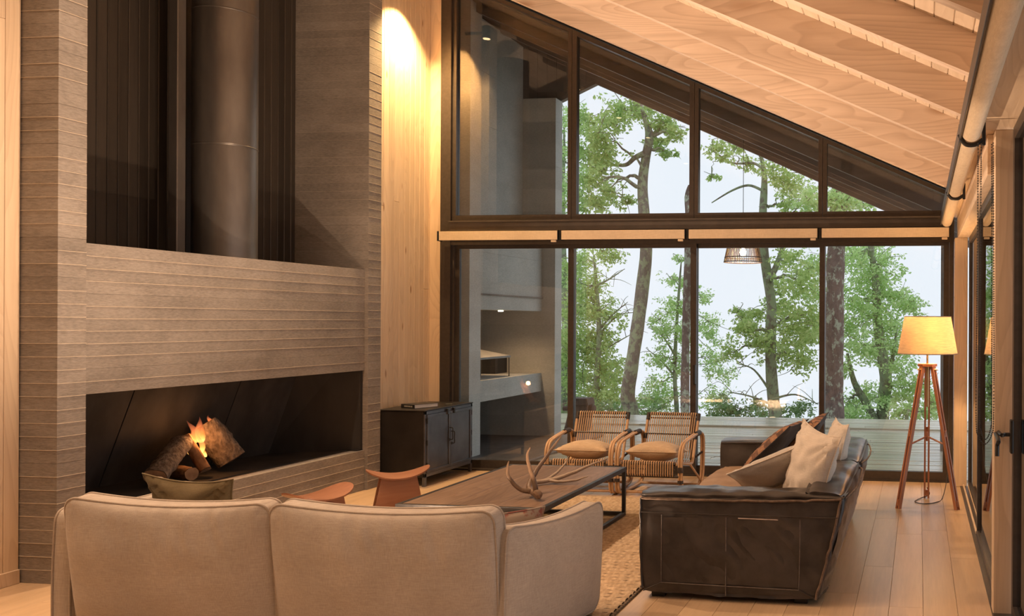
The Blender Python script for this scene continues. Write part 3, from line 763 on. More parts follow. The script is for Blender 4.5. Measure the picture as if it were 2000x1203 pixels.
# ------------------------------------------------------------------ soft furnishing builders
def slab(W, H, edge, puff_a, puff_b, nx=40, ny=28, sag=0.0, bulge=0.0, rc=0.06, wr=None, taper=0.0):
    """upholstered panel in the x-z plane, thickness along y; returns builder, front loop, back loop"""
    def outl(u, v):
        x = W / 2 * u; z = H * (v + 1) / 2
        # rounded corners
        du = max(0, abs(u) - (1 - 2 * rc / W)) * W / 2; dv = max(0, abs(v) - (1 - 2 * rc / H)) * H / 2
        if du > 0 and dv > 0:
            m = max(du, dv); d = sqrt(du * du + dv * dv); k = m / d
            x -= math.copysign(du * (1 - k), u); z -= math.copysign(dv * (1 - k), v)
        x *= 1 + bulge * (1 - v * v) - taper * (1 - v) / 2
        z -= sag * (1 - u * u) * max(0, v) ** 1.0
        return x, z
    mb = MB(); g = {}
    for side, puff in ((0, puff_a), (1, puff_b)):
        for i in range(nx + 1):
            for j in range(ny + 1):
                u = -1 + 2 * i / nx; v = -1 + 2 * j / ny
                # denser near the border
                u = math.copysign(abs(u) ** 0.85, u); v = math.copysign(abs(v) ** 0.85, v)
                x, z = outl(u, v)
                p = (max(0, 1 - abs(u) ** 3.2) ** 0.6) * (max(0, 1 - abs(v) ** 3.2) ** 0.6)
                d = edge / 2 + puff * p
                if wr: d += wr(u, v, side) * p
                g[side, i, j] = len(mb.v); mb.v.append((x, -d if side == 0 else d, z))
    for side in (0, 1):
        for i in range(nx):
            for j in range(ny):
                q = (g[side, i, j], g[side, i + 1, j], g[side, i + 1, j + 1], g[side, i, j + 1]); mb.f.append(q if side == 0 else q[::-1])
    bd = [(i, 0) for i in range(nx)] + [(nx, j) for j in range(ny)] + [(i, ny) for i in range(nx, 0, -1)] + [(0, j) for j in range(ny, 0, -1)]
    for a, b in zip(bd, bd[1:] + bd[:1]):
        mb.f.append((g[(0,) + a], g[(1,) + a], g[(1,) + b], g[(0,) + b]))
    return mb, [mb.v[g[(0,) + a]] for a in bd], [mb.v[g[(1,) + a]] for a in bd]


def soft_panel(name, mat, pmat, parent, M, pr=0.006, **k):
    mb, la, lb = slab(**k); mb.xf(M)
    o = mb.build(name, mat, parent, angle=60)
    for l in (la, lb):
        MB().tube([M @ Vector(p) for p in l], pr, 6, closed=True).build('piping', pmat, o, angle=80)
    return o


def pillow_mb(w_, h_, t_, n=22, seed=0, pinch=0.09, crease=0.012, sagy=0.0):
    mb = MB(); g = {}
    for side in (0, 1):
        for i in range(n + 1):
            for j in range(n + 1):
                u = -1 + 2 * i / n; v = -1 + 2 * j / n
                b = i in (0, n) or j in (0, n)
                if b and side == 1: g[1, i, j] = g[0, i, j]; continue
                x = w_ / 2 * u * (1 - pinch * (1 - v * v)); y = h_ / 2 * v * (1 - pinch * (1 - u * u))
                p = (max(0.0, 1 - u * u) ** 0.55) * (max(0.0, 1 - v * v) ** 0.55)
                z = t_ / 2 * p
                # creases radiating from the corners
                a = atan2(abs(v) - 1.02, abs(u) - 1.02)
                z += crease * p * (1 - p) * 3 * sin(a * 16 + seed) * (abs(u * v)) + 0.6 * crease * noise.noise(Vector((u * 2.4 + seed, v * 2.4, side * 5))) * p ** 0.5
                z -= sagy * p * (1 - abs(v)) * 0.5
                g[side, i, j] = len(mb.v); mb.v.append((x, y, z if side else -z))
    for side in (0, 1):
        for i in range(n):
            for j in range(n):
                q = (g[side, i, j], g[side, i + 1, j], g[side, i + 1, j + 1], g[side, i, j + 1]); mb.f.append(q if side else q[::-1])
    bd = [(i, 0) for i in range(n)] + [(n, j) for j in range(n)] + [(i, n) for i in range(n, 0, -1)] + [(0, j) for j in range(n, 0, -1)]
    return mb, [mb.v[g[(0,) + a]] for a in bd]


def pillow(name, label, mat, loc, M3, w_, h_, t_, seed=0, group=None, seam=None, back=None, **k):
    """M3: 3x3 giving local x (width), y (height), z (thickness) in the world"""
    root = empty(name, loc); tag(root, label, 'cushion', group)
    mb, loop = pillow_mb(w_, h_, t_, seed=seed, **k)
    R = M3.to_4x4()
    if back:
        f0 = [f for f in mb.f if sum(mb.v[i][2] for i in f) < 0]; f1 = [f for f in mb.f if sum(mb.v[i][2] for i in f) >= 0]
        for nm, ff, mm in (('front_cover', f1, mat), ('back_cover', f0, back)):
            used = sorted({i for f in ff for i in f}); ix = {a: b for b, a in enumerate(used)}
            m = MB().add([mb.v[i] for i in used], [tuple(ix[i] for i in f) for f in ff]); m.xf(R); o = m.build(nm, mm, root, angle=70)
    else:
        m = MB().add(mb.v, mb.f); m.xf(R); o = m.build('cover', mat, root, angle=70)
    MB().tube([R @ Vector(p) for p in loop], 0.004, 6, closed=True).build('seam', seam or mat, root, angle=80)
    return root


def basis(xdir, ydir):
    x = Vector(xdir).normalized(); z = x.cross(Vector(ydir)).normalized(); y = z.cross(x)
    return Matrix((x, y, z)).transposed()


# ------------------------------------------------------------------ beige linen sofa seen from behind
bs = empty('linen_sofa', (-2.97, 4.05, 0)); tag(bs, 'beige linen two-seat sofa with piped panels, back turned to the room', 'sofa')


def wrinkle(seed, amp=0.010):
    def f(u, v, side):
        top = max(0, v) ** 2.0; cr = max(0.0, noise.noise(Vector((u * 13 + seed * 3 + v * 2.2, v * 0.7, side * 4))) - 0.08)
        n1 = 0.45 - abs(noise.noise(Vector((u * 9 + seed + v * 1.6, v * 0.8, side)))) * 1.6
        n2 = noise.noise(Vector((u * 2.2 + seed, v * 2.2, 7 + side)))
        return amp * (n1 * top * 4.0 * (0.6 + n2) + 1.0 * n2 + 0.12 * n1 - cr * top * 4.5)
    return f


R_ = lambda rx, ry, rz, t: rotm(rx, ry, rz, t)
# panel local: x width, y depth (front side a = -y faces the camera), z up; lean back toward camera at top
for i, (cx, W) in enumerate(((-0.525, 1.06), (0.55, 1.09))):
    soft_panel('back_cushion', MT['linen'], MT['linend'], bs, R_(radians(6), 0, 0, (cx, -0.26, 0.10)), W=W, H=0.665, edge=0.085, puff_a=0.085, puff_b=0.05, sag=0.036, bulge=0.012, rc=0.07, wr=wrinkle(i * 9 + 1), taper=0.02, nx=90, ny=44)
# arms: panel turned so its outside faces sideways
soft_panel('arm', MT['linen'], MT['linend'], bs, R_(0, radians(3), radians(82), (1.14, 0.10, 0.06)), W=0.88, H=0.585, edge=0.085, puff_a=0.05, puff_b=0.04, sag=0.035, bulge=0.02, rc=0.07, wr=wrinkle(31, 0.006), nx=60, ny=40, taper=0.03)
soft_panel('arm', MT['linen'], MT['linend'], bs, R_(0, radians(-3), radians(-83), (-1.195, 0.12, 0.06)), W=0.88, H=0.60, edge=0.085, puff_a=0.05, puff_b=0.04, sag=0.03, bulge=0.02, rc=0.07, wr=wrinkle(47, 0.006), nx=50, ny=36, taper=0.03)
for cx in (-0.54, 0.52):
    soft_panel('seat_cushion', MT['linen'], MT['linend'], bs, R_(radians(90), 0, 0, (cx, 0.50, 0.33)), W=1.02, H=0.72, edge=0.12, puff_a=0.03, puff_b=0.03, rc=0.06, wr=wrinkle(60 + cx, 0.004))
MB().cbox(-1.08, 1.05, -0.24, 0.52, 0.09, 0.26, 0.02).build('base_frame', MT['linen'], bs)
for x_ in (-1.0, 0.98):
    for y_ in (-0.16, 0.18):
        MB().lathe([(0.018, 0), (0.028, 0.09)], (x_, y_, 0), 14).build('leg', MT['blk'], bs)

MT['floral'] = surf('floral_print', (0.34, 0.26, 0.19), (0.25, 0.085, 0.06), ns=18, rough=0.9, lo=0.52, hi=0.6)
pillow('floral_cushion', 'olive-backed floral cushion poking above the linen sofa back', MT['olive'], (-3.69, 4.07, 0.60), basis((1, 0.12, -0.06), (0.02, -0.35, 0.93)), 0.46, 0.44, 0.16, 2, back=MT['floral'], pinch=0.16, crease=0.035)
pillow('floral_cushion', 'dusky red patterned cushion tucked behind the linen sofa arm', MT['floral'], (-2.12, 4.20, 0.455), basis((0.8, 0.6, 0), (0.1, -0.3, 0.95)), 0.44, 0.40, 0.14, 5)

# ------------------------------------------------------------------ rug
def rug_mat():
    m, t, b = nt('jute_rug'); tc = t.nodes.new('ShaderNodeTexCoord')
    br = t.nodes.new('ShaderNodeTexBrick'); br.inputs['Scale'].default_value = 1.0; br.inputs['Brick Width'].default_value = 0.06; br.inputs['Row Height'].default_value = 0.034
    br.inputs['Mortar Size'].default_value = 0.006; br.inputs['Mortar Smooth'].default_value = 1.0
    br.inputs['Color1'].default_value = (0.17, 0.12, 0.075, 1); br.inputs['Color2'].default_value = (0.13, 0.09, 0.055, 1); br.inputs['Mortar'].default_value = (0.13, 0.075, 0.04, 1)
    t.links.new(tc.outputs['Object'], br.inputs['Vector']); t.links.new(br.outputs['Color'], b.inputs['Base Color']); b.inputs['Roughness'].default_value = 0.95
    inv = t.nodes.new('ShaderNodeMath'); inv.operation = 'SUBTRACT'; inv.inputs[0].default_value = 1; t.links.new(br.outputs['Fac'], inv.inputs[1])
    bump(t, b, inv.outputs[0], 1.0, 0.012); return m


rg = empty('jute_rug', (-2.7, 5.75, 0)); tag(rg, 'woven tan jute rug under the coffee table', 'rug')
MB().cbox(-0.95, 1.07, -1.44, 1.85, 0.001, 0.012, 0.004).build('weave', rug_mat(), rg)
rr = MB(); yy = -1.40
while yy < 1.82:
    ph = random.random() * 6
    cp = [(-0.935 + 0.0125 * k, yy, 0.0) for k in range(0, 160)]
    k0 = len(rr.v); rr.tube(cp, [0.026 + 0.005 * sin(k * 1.05 + ph) for k in range(160)], 6, caps=False)
    rr.v[k0:] = [(p[0], p[1], 0.0112 + p[2] * 0.38) for p in rr.v[k0:]]; yy += 0.064
o = rr.build('woven_cords', surf('jute_cord', (0.32, 0.23, 0.14), (0.50, 0.375, 0.245), scale=(1, 0.3, 1), ns=40, rough=0.95, bmp=0.4), rg, angle=80); o['kind'] = 'stuff'

# ------------------------------------------------------------------ coffee table
ct = empty('coffee_table', (-2.855, 6.05, 0.012)); tag(ct, 'low rectangular coffee table, dark plank top in black steel frame', 'table')
hx, hy, hz = 0.495, 0.80, 0.403
for i in range(3):
    a = -hx + 0.028 + i * (2 * hx - 0.056) / 3; b_ = a + (2 * hx - 0.056) / 3
    MB().cbox(a + 0.001, b_ - 0.001, -hy + 0.028, hy - 0.028, hz - 0.03, hz - 0.002, 0.002).build('top_plank', MT['tabletop'], ct)
s_ = 0.028
for (x0, x1, y0, y1) in ((-hx, hx, -hy, -hy + s_), (-hx, hx, hy - s_, hy), (-hx, -hx + s_, -hy + s_, hy - s_), (hx - s_, hx, -hy + s_, hy - s_)):
    MB().cbox(x0, x1, y0, y1, hz - 0.034, hz, 0.002).build('top_rail', MT['tablesteel'], ct)
    MB().cbox(x0 + (s_ if y1 - y0 < 0.1 else 0), x1 - (s_ if y1 - y0 < 0.1 else 0), y0 + 0.001, y1 - 0.001, 0.0125, 0.0125 + s_, 0.002).build('floor_rail', MT['tablesteel'], ct)
for sx in (-1, 1):
    for sy in (-1, 1):
        MB().cbox(sx * (hx - s_ / 2) - s_ / 2, sx * (hx - s_ / 2) + s_ / 2, sy * (hy - s_ / 2) - s_ / 2, sy * (hy - s_ / 2) + s_ / 2, 0.012, hz - 0.034, 0.002).build('leg', MT['tablesteel'], ct)

# antlers
def tines(root, mat, specs):
    for nm, pts, r in specs:
        p = spline(pts, 7); n = len(p)
        p = [q + Vector((noise.noise(q * 30), noise.noise(q * 30 + Vector((9, 0, 0))), noise.noise(q * 30 + Vector((0, 9, 0))))) * 0.003 for q in p]
        MB().tube(p, [x * (1 + 0.10 * noise.noise(q * 60)) for x, q in zip(lerps(r, n), p)], 10).build(nm, mat, root, angle=80)


a1 = empty('antler', (-2.56, 5.62, 0.415)); a1.scale = (1.1, 1.1, 1.12); tag(a1, 'brown curved deer antler with three upright tines on coffee table', 'antler')
tines(a1, MT['horn'], (('beam', [(0.06, -0.12, 0.035), (0.02, -0.07, 0.03), (-0.05, 0.0, 0.05), (-0.06, 0.10, 0.12), (-0.02, 0.20, 0.22), (0.04, 0.27, 0.33)], [0.020, 0.019, 0.018, 0.016, 0.012, 0.003]),
                       ('tine', [(0.03, -0.08, 0.035), (0.02, -0.08, 0.10), (-0.02, -0.06, 0.18), (-0.045, -0.04, 0.25), (-0.03, -0.03, 0.30)], [0.017, 0.015, 0.012, 0.009, 0.002]),
                       ('tine', [(-0.02, -0.05, 0.035), (-0.08, -0.08, 0.06), (-0.14, -0.09, 0.13), (-0.15, -0.08, 0.19), (-0.145, -0.075, 0.22)], [0.016, 0.013, 0.011, 0.008, 0.002])))
MB().lathe([(0.0, -0.02), (0.022, -0.018), (0.031, -0.006), (0.026, 0.012), (0.02, 0.02)], (0, 0, 0), 16).xf(rotm(radians(-62), 0, radians(-38), (0.062, -0.125, 0.036))).build('burr', MT['horn'], a1)
a2 = empty('antler', (-2.62, 6.15, 0.415)); tag(a2, 'pale weathered antler lying behind the brown one on coffee table', 'antler')
tines(a2, MT['hornpale'], (('beam', [(-0.12, -0.16, 0.02), (-0.02, -0.08, 0.03), (0.10, 0.0, 0.07), (0.20, 0.08, 0.115), (0.30, 0.18, 0.15)], [0.016, 0.015, 0.013, 0.010, 0.002]),
                           ('tine', [(-0.05, -0.10, 0.025), (0.06, -0.10, 0.02), (0.16, -0.06, 0.03), (0.22, -0.02, 0.05)], [0.012, 0.010, 0.008, 0.002]),
                           ('tine', [(-0.08, -0.13, 0.022), (-0.03, -0.02, 0.06), (0.0, 0.08, 0.12), (0.01, 0.12, 0.17)], [0.011, 0.010, 0.007, 0.002])))

# ------------------------------------------------------------------ leather sofa
ls = empty('leather_sofa', (-1.0, 6.0, 0)); tag(ls, 'large dark brown leather sofa with flared back and raw-edged seams', 'sofa')
O = Vector((-1.0, 6.0, 0))


def lpart(mb, name, mat, parent=ls, angle=50):
    mb.v = [(p[0] - O.x, p[1] - O.y, p[2]) for p in mb.v]; return mb.build(name, mat, parent, angle=angle)


def soft_hexa(c, n=14, puff=0.02, amp=0.008, seed=0, rnd=0.10, hf=0.0):
    """soft box from 8 corners (bottom 4 ccw, top 4): trilinear cube with rounded edges and creases"""
    c = [Vector(p) for p in c]; cen = sum(c, Vector()) / 8
    def tri(a, b, d):
        bot = c[0] * (1 - a) * (1 - b) + c[1] * a * (1 - b) + c[2] * a * b + c[3] * (1 - a) * b
        top = c[4] * (1 - a) * (1 - b) + c[5] * a * (1 - b) + c[6] * a * b + c[7] * (1 - a) * b
        return bot * (1 - d) + top * d
    ex = (c[1] - c[0]).length; ey = (c[3] - c[0]).length; ez = (c[4] - c[0]).length
    bm = bmesh.new(); bmesh.ops.create_cube(bm, size=2)
    bmesh.ops.subdivide_edges(bm, edges=bm.edges[:], cuts=n, use_grid_fill=True)
    r = (min(ex, ey, ez) * rnd)
    for v in bm.verts:
        q = Vector(v.co); s = Vector((ex / 2, ey / 2, ez / 2))
        p = Vector((q.x * s.x, q.y * s.y, q.z * s.z))
        inner = Vector([max(-s[k] + r, min(s[k] - r, p[k])) for k in range(3)])
        d = p - inner
        if d.length > 1e-9: p = inner + d.normalized() * r
        a, b, e = [(p[k] / s[k] + 1) / 2 for k in range(3)]
        w3 = tri(a, b, e)
        nrm = Vector((q.x ** 5, q.y ** 5, q.z ** 5)); nrm = nrm.normalized()
        pf = (1 - q.x ** 4 if abs(q.x) < 1 else 1) * (1 - q.y ** 4 if abs(q.y) < 1 else 1) * (1 - q.z ** 4 if abs(q.z) < 1 else 1)
        nn = noise.noise(w3 * 4 + Vector((seed, 0, 0))) + 0.5 * noise.noise(Vector((w3.x * 14, w3.y * 14, w3.z * 6 + seed)))
        if hf: nn += hf * (0.3 - abs(noise.noise(Vector((w3.x * 7 + w3.z * 6, w3.y * 5, w3.z * 4 - w3.x * 2 + seed)))) * 1.5)
        v.co = w3 + nrm * (puff * pf + amp * nn * pf)
    mb = MB(); bm.verts.ensure_lookup_table(); bm.verts.index_update()
    mb.v = [tuple(v.co) for v in bm.verts]; mb.f = [tuple(v.index for v in f.verts) for f in bm.faces]; bm.free()
    return mb


YA, YZ = 4.88, 7.28           # near and far ends
# near arm: soft block, slanted rear edge following the flared back
na = lpart(soft_hexa([(-1.585, YA, 0.035), (-0.56, YA - 0.03, 0.035), (-0.52, YA + 0.26, 0.035), (-1.585, YA + 0.26, 0.035),
                      (-1.60, YA, 0.60), (-0.415, YA + 0.06, 0.60), (-0.40, YA + 0.30, 0.60), (-1.60, YA + 0.28, 0.60)], 46, 0.016, 0.011, 3, 0.13, 1.6), 'arm', MT['leather'])
MT['seamline'] = surf('pale_seam_thread', (0.10, 0.08, 0.068), (0.16, 0.135, 0.118), ns=40, rough=0.6)


def face(u, z, d=0.0):  # point on the near arm's outer face, u 0..1
    t_ = (z - 0.035) / 0.565; xl = -1.585 - 0.015 * t_; xr = -0.56 + 0.145 * t_
    yl = YA; yr = YA - 0.03 + 0.09 * t_
    bulge_ = 0.013 * (1 - (2 * u - 1) ** 4) * (1 - (2 * t_ - 1) ** 4)
    return Vector((xl + (xr - xl) * u, yl + (yr - yl) * u - bulge_ - d, z))


def seam(pts, r, mat, wob=0.0, parent=na, name='seam'):
    p = []
    for a, b in zip(pts[:-1], pts[1:]):
        for k in range(14):
            t_ = k / 14; p.append(face(a[0] + (b[0] - a[0]) * t_, a[1] + (b[1] - a[1]) * t_, 0.008 + (wob * noise.noise(Vector((k * 0.9, a[0] * 9, a[1] * 9))) if wob else 0)))
    p.append(face(*pts[-1], 0.008))
    return lpart(MB().tube(p, r, 6), name, mat, parent, 80)


def U(X, z):            # face parameter of a world x at height z
    t_ = (z - 0.035) / 0.565; xl = -1.585 - 0.015 * t_; xr = -0.56 + 0.145 * t_
    return (X - xl) / (xr - xl), z


seam([U(-1.59, 0.50), U(-0.45, 0.49)], 0.003, MT['leather'])
seam([U(-1.465, 0.488), U(-1.465, 0.10), U(-0.665, 0.092), U(-0.665, 0.478)], 0.0026, MT['seamline'])
seam([U(-1.09, 0.48), U(-1.085, 0.04)], 0.003, MT['seamline'])
seam([U(-0.665, 0.092), U(-0.57, 0.045)], 0.003, MT['leather'])
seam([U(-1.465, 0.10), U(-1.57, 0.05)], 0.003, MT['leather'])
seam([U(-1.02, 0.478), U(-0.79, 0.474)], 0.003, surf('pale_lining', (0.45, 0.36, 0.32), (0.6, 0.5, 0.46), ns=20), name='pocket_slit')
lpart(MB().add([face(*U(x, z), 0.004 + 0.004 * noise.noise(Vector((x * 5, z * 9, 3))) + 0.003 * noise.noise(Vector((x * 17 + z * 9, z * 12, 8)))) for z in [0.105 + 0.37 * j / 24 for j in range(25)] for x in [-1.46 + 0.79 * i / 40 for i in range(41)]],
               [(j * 41 + i, j * 41 + i + 1, j * 41 + i + 42, j * 41 + i + 41) for j in range(24) for i in range(40)]), 'pocket', MT['leather'], na, 60)
# raw-edge welts round the arm
def welt(pts, parent, r=0.007, mat='leather_edge', wob=0.006):
    p = spline(pts, 8); p = [q + Vector((noise.noise(q * 26), noise.noise(q * 26 + Vector((5, 0, 0))), noise.noise(q * 26 + Vector((0, 5, 0))))) * wob for q in p]
    return lpart(MB().tube(p, r, 6), 'welt', MT[mat], parent, 80)


welt([face(0.01, 0.578, 0.004), face(0.25, 0.575, 0.006), face(0.5, 0.573, 0.006), face(0.75, 0.578, 0.006), face(0.985, 0.59, 0.004)], na)
welt([face(0.004, 0.06, 0.004), face(0.0, 0.3, 0.004), face(0.006, 0.575, 0.0)], na, 0.006, 'leather')
welt([face(0.99, 0.045, 0.006), face(0.992, 0.2, 0.006), face(0.992, 0.4, 0.006), face(0.985, 0.59, 0.0)], na, 0.008)
# far arm
fa = lpart(soft_hexa([(-1.60, YZ - 0.26, 0.035), (-0.52, YZ - 0.26, 0.035), (-0.56, YZ, 0.035), (-1.60, YZ, 0.035),
                      (-1.62, YZ - 0.28, 0.62), (-0.42, YZ - 0.28, 0.62), (-0.42, YZ, 0.62), (-1.62, YZ, 0.62)], 14, 0.015, 0.005, 9, 0.13), 'arm', MT['leather'])
welt([(-1.60, YZ - 0.275, 0.605), (-1.3, YZ - 0.29, 0.612), (-0.9, YZ - 0.29, 0.61)], fa, 0.005, 'leather')
# base, back (two flared puffs), seat cushions
lpart(soft_hexa([(-1.56, YA + 0.2, 0.05), (-0.55, YA + 0.2, 0.05), (-0.55, YZ - 0.2, 0.05), (-1.56, YZ - 0.2, 0.05), (-1.56, YA + 0.2, 0.27), (-0.52, YA + 0.2, 0.27), (-0.52, YZ - 0.2, 0.27), (-1.56, YZ - 0.2, 0.27)], 10, 0.01, 0.003, 4, 0.1), 'base', MT['leather'])
for i, (y0, y1) in enumerate(((YA + 0.04, 6.04), (6.05, YZ - 0.06))):
    bk = lpart(soft_hexa([(-0.66, y0, 0.04), (-0.55, y0, 0.04), (-0.55, y1, 0.04), (-0.66, y1, 0.04),
                          (-0.66, y0 + 0.06, 0.62 + 0.01 * i), (-0.405 + 0.02 * i, y0 + 0.06, 0.60 + 0.02 * i), (-0.385 - 0.02 * i, y1, 0.63), (-0.66, y1, 0.64)], 26, 0.03, 0.010, 20 + i, 0.3, 1.4), 'back', MT['leather'])
    ym = (y0 + y1) / 2
    welt([(-0.418 + 0.02 * i, y0 + 0.08, 0.585 + 0.02 * i), (-0.375 + 0.01 * i, y0 + 0.25, 0.60 + 0.015 * i), (-0.362, ym, 0.612), (-0.372 - 0.022 * i, y1 - 0.22, 0.615), (-0.402 - 0.035 * i, y1 - 0.10, 0.605)], bk, 0.006, wob=0.004)
for (y0, y1) in ((YA + 0.27, 6.07), (6.08, YZ - 0.27)):
    lpart(soft_hexa([(-1.60, y0, 0.25), (-0.68, y0, 0.25), (-0.68, y1, 0.25), (-1.60, y1, 0.25), (-1.58, y0, 0.42), (-0.68, y0, 0.40), (-0.68, y1, 0.40), (-1.58, y1, 0.42)], 14, 0.03, 0.004, y0, 0.35), 'seat_cushion', MT['tan'])
for (x_, y_) in ((-1.5, YA + 0.08), (-0.66, YA + 0.06), (-1.5, YZ - 0.1), (-0.66, YZ - 0.1)):
    lpart(MB().cbox(x_ - 0.04, x_ + 0.04, y_ - 0.04, y_ + 0.04, 0, 0.045, 0.004), 'foot', MT['blk'])


def checker_mat():
    m, t, b = nt('hide_patchwork'); tc = t.nodes.new('ShaderNodeTexCoord'); mp = t.nodes.new('ShaderNodeMapping'); mp.inputs['Rotation'].default_value = (0, 0, 0)
    t.links.new(tc.outputs['UV'], mp.inputs[0])
    ck = t.nodes.new('ShaderNodeTexChecker'); ck.inputs['Scale'].default_value = 8; ck.inputs['Color1'].default_value = (0.27, 0.135, 0.065, 1); ck.inputs['Color2'].default_value = (0.085, 0.036, 0.019, 1)
    t.links.new(mp.outputs[0], ck.inputs[0])
    n = noise_n(t, tc.outputs['Object'], 60, 4)
    c = mixc(t, 0.6, ck.outputs[0], ramp(t, n, [(0.3, (0.6, 0.6, 0.6)), (0.7, (1.15, 1.1, 1.05))]), 'MULTIPLY'); t.links.new(c, b.inputs['Base Color']); b.inputs['Roughness'].default_value = 0.7
    b.inputs['Sheen Weight'].default_value = 0.4; bump(t, b, n, 0.6, 0.008); return m


MT['checker'] = checker_mat()


def hide_pillow(label, loc, M3, w_, h_, t_, seed):
    """patchwork of square hide pieces on the front, navy cotton behind"""
    root = pillow('hide_cushion', label, MT['navy'], loc, M3, w_, h_, t_, seed, 'cushions on the leather sofa', back=MT['navy'])
    R = M3.to_4x4(); mb, _ = pillow_mb(w_, h_, t_, n=32, seed=seed)
    N = 33
    side1 = {}
    k = 0; n = 32; g = {}
    cnt = 0
    for side in (0, 1):
        for i in range(n + 1):
            for j in range(n + 1):
                b_ = i in (0, n) or j in (0, n)
                if b_ and side == 1: g[1, i, j] = g[0, i, j]; continue
                g[side, i, j] = cnt; cnt += 1
    tones = (MT['hideA'], MT['hideB'])
    for a in range(8):
        for b_ in range(8):
            m = MB(); loc_v = {}
            for i in range(4 * a, 4 * a + 5):
                for j in range(4 * b_, 4 * b_ + 5):
                    p = Vector(mb.v[g[1, i, j]]); lift = 0.002 + 0.004 * (1 - abs((i - 4 * a) / 2 - 1) ** 3) * (1 - abs((j - 4 * b_) / 2 - 1) ** 3)
                    loc_v[i, j] = len(m.v); m.v.append(tuple(R @ Vector((p.x, p.y, p.z + lift))))
            for i in range(4 * a, 4 * a + 4):
                for j in range(4 * b_, 4 * b_ + 4):
                    m.f.append((loc_v[i, j], loc_v[i + 1, j], loc_v[i + 1, j + 1], loc_v[i, j + 1]))
            m.build('hide_patch', tones[(a + b_) % 2], root, angle=70)
    return root


MT['hideA'] = surf('light_hide', (0.24, 0.115, 0.055), (0.36, 0.19, 0.10), ns=40, rough=0.7, bmp=0.6, rnd=0.25)
MT['hideB'] = surf('dark_hide', (0.075, 0.034, 0.018), (0.14, 0.065, 0.036), ns=40, rough=0.7, bmp=0.6, rnd=0.25)
CG = 'cushions on the leather sofa'
# x = width, y = height, thickness normal = x cross y
hide_pillow('brown patchwork hide cushion with navy back leaning over the leather seat', (-1.07, 6.45, 0.675), basis((-0.15, -1.0, 0.0), (0.74, 0, 0.67)), 0.50, 0.52, 0.13, 1)
hide_pillow('brown patchwork hide cushion half hidden behind the navy-backed one', (-0.90, 6.72, 0.70), basis((-0.05, -1.0, -0.08), (0.72, 0, 0.67)), 0.46, 0.48, 0.13, 4)
pillow('linen_cushion', 'tan linen cushion between hide and grey cushions', MT['burlap'], (-0.96, 6.02, 0.60), basis((-0.1, -0.95, 0.12), (0.84, 0, 0.50)), 0.46, 0.46, 0.12, 7, CG)
pillow('linen_cushion', 'long grey linen cushion slumped behind the near leather arm', MT['cushgrey'], (-0.90, 5.60, 0.645), basis((-0.12, -0.80, 0.46), (0.90, 0, 0.42)), 0.42, 0.60, 0.15, 9, CG, seam=MT['cushlin'], crease=0.02)
pillow('linen_cushion', 'large cream linen cushion with pointed corners beside the sofa back', MT['cushlin'], (-0.665, 5.37, 0.685), basis((0.62, -0.74, -0.15), (0.18, 0.10, 0.97)), 0.44, 0.54, 0.20, 12, CG, pinch=0.13, crease=0.045)
pillow('linen_cushion', 'sunlit cream linen cushion propped on the far half of the sofa back', MT['cushlin'], (-0.60, 6.28, 0.66), basis((0.30, -0.94, 0), (0.20, 0.10, 0.96)), 0.44, 0.46, 0.16, 15, CG, pinch=0.12, crease=0.025)
pillow('linen_cushion', 'small creased cream cushion lying between the propped cushions', MT['cushlin'], (-0.76, 5.98, 0.64), basis((0.6, -0.75, 0.05), (0.45, 0.35, 0.62)), 0.42, 0.42, 0.15, 18, CG, crease=0.03)

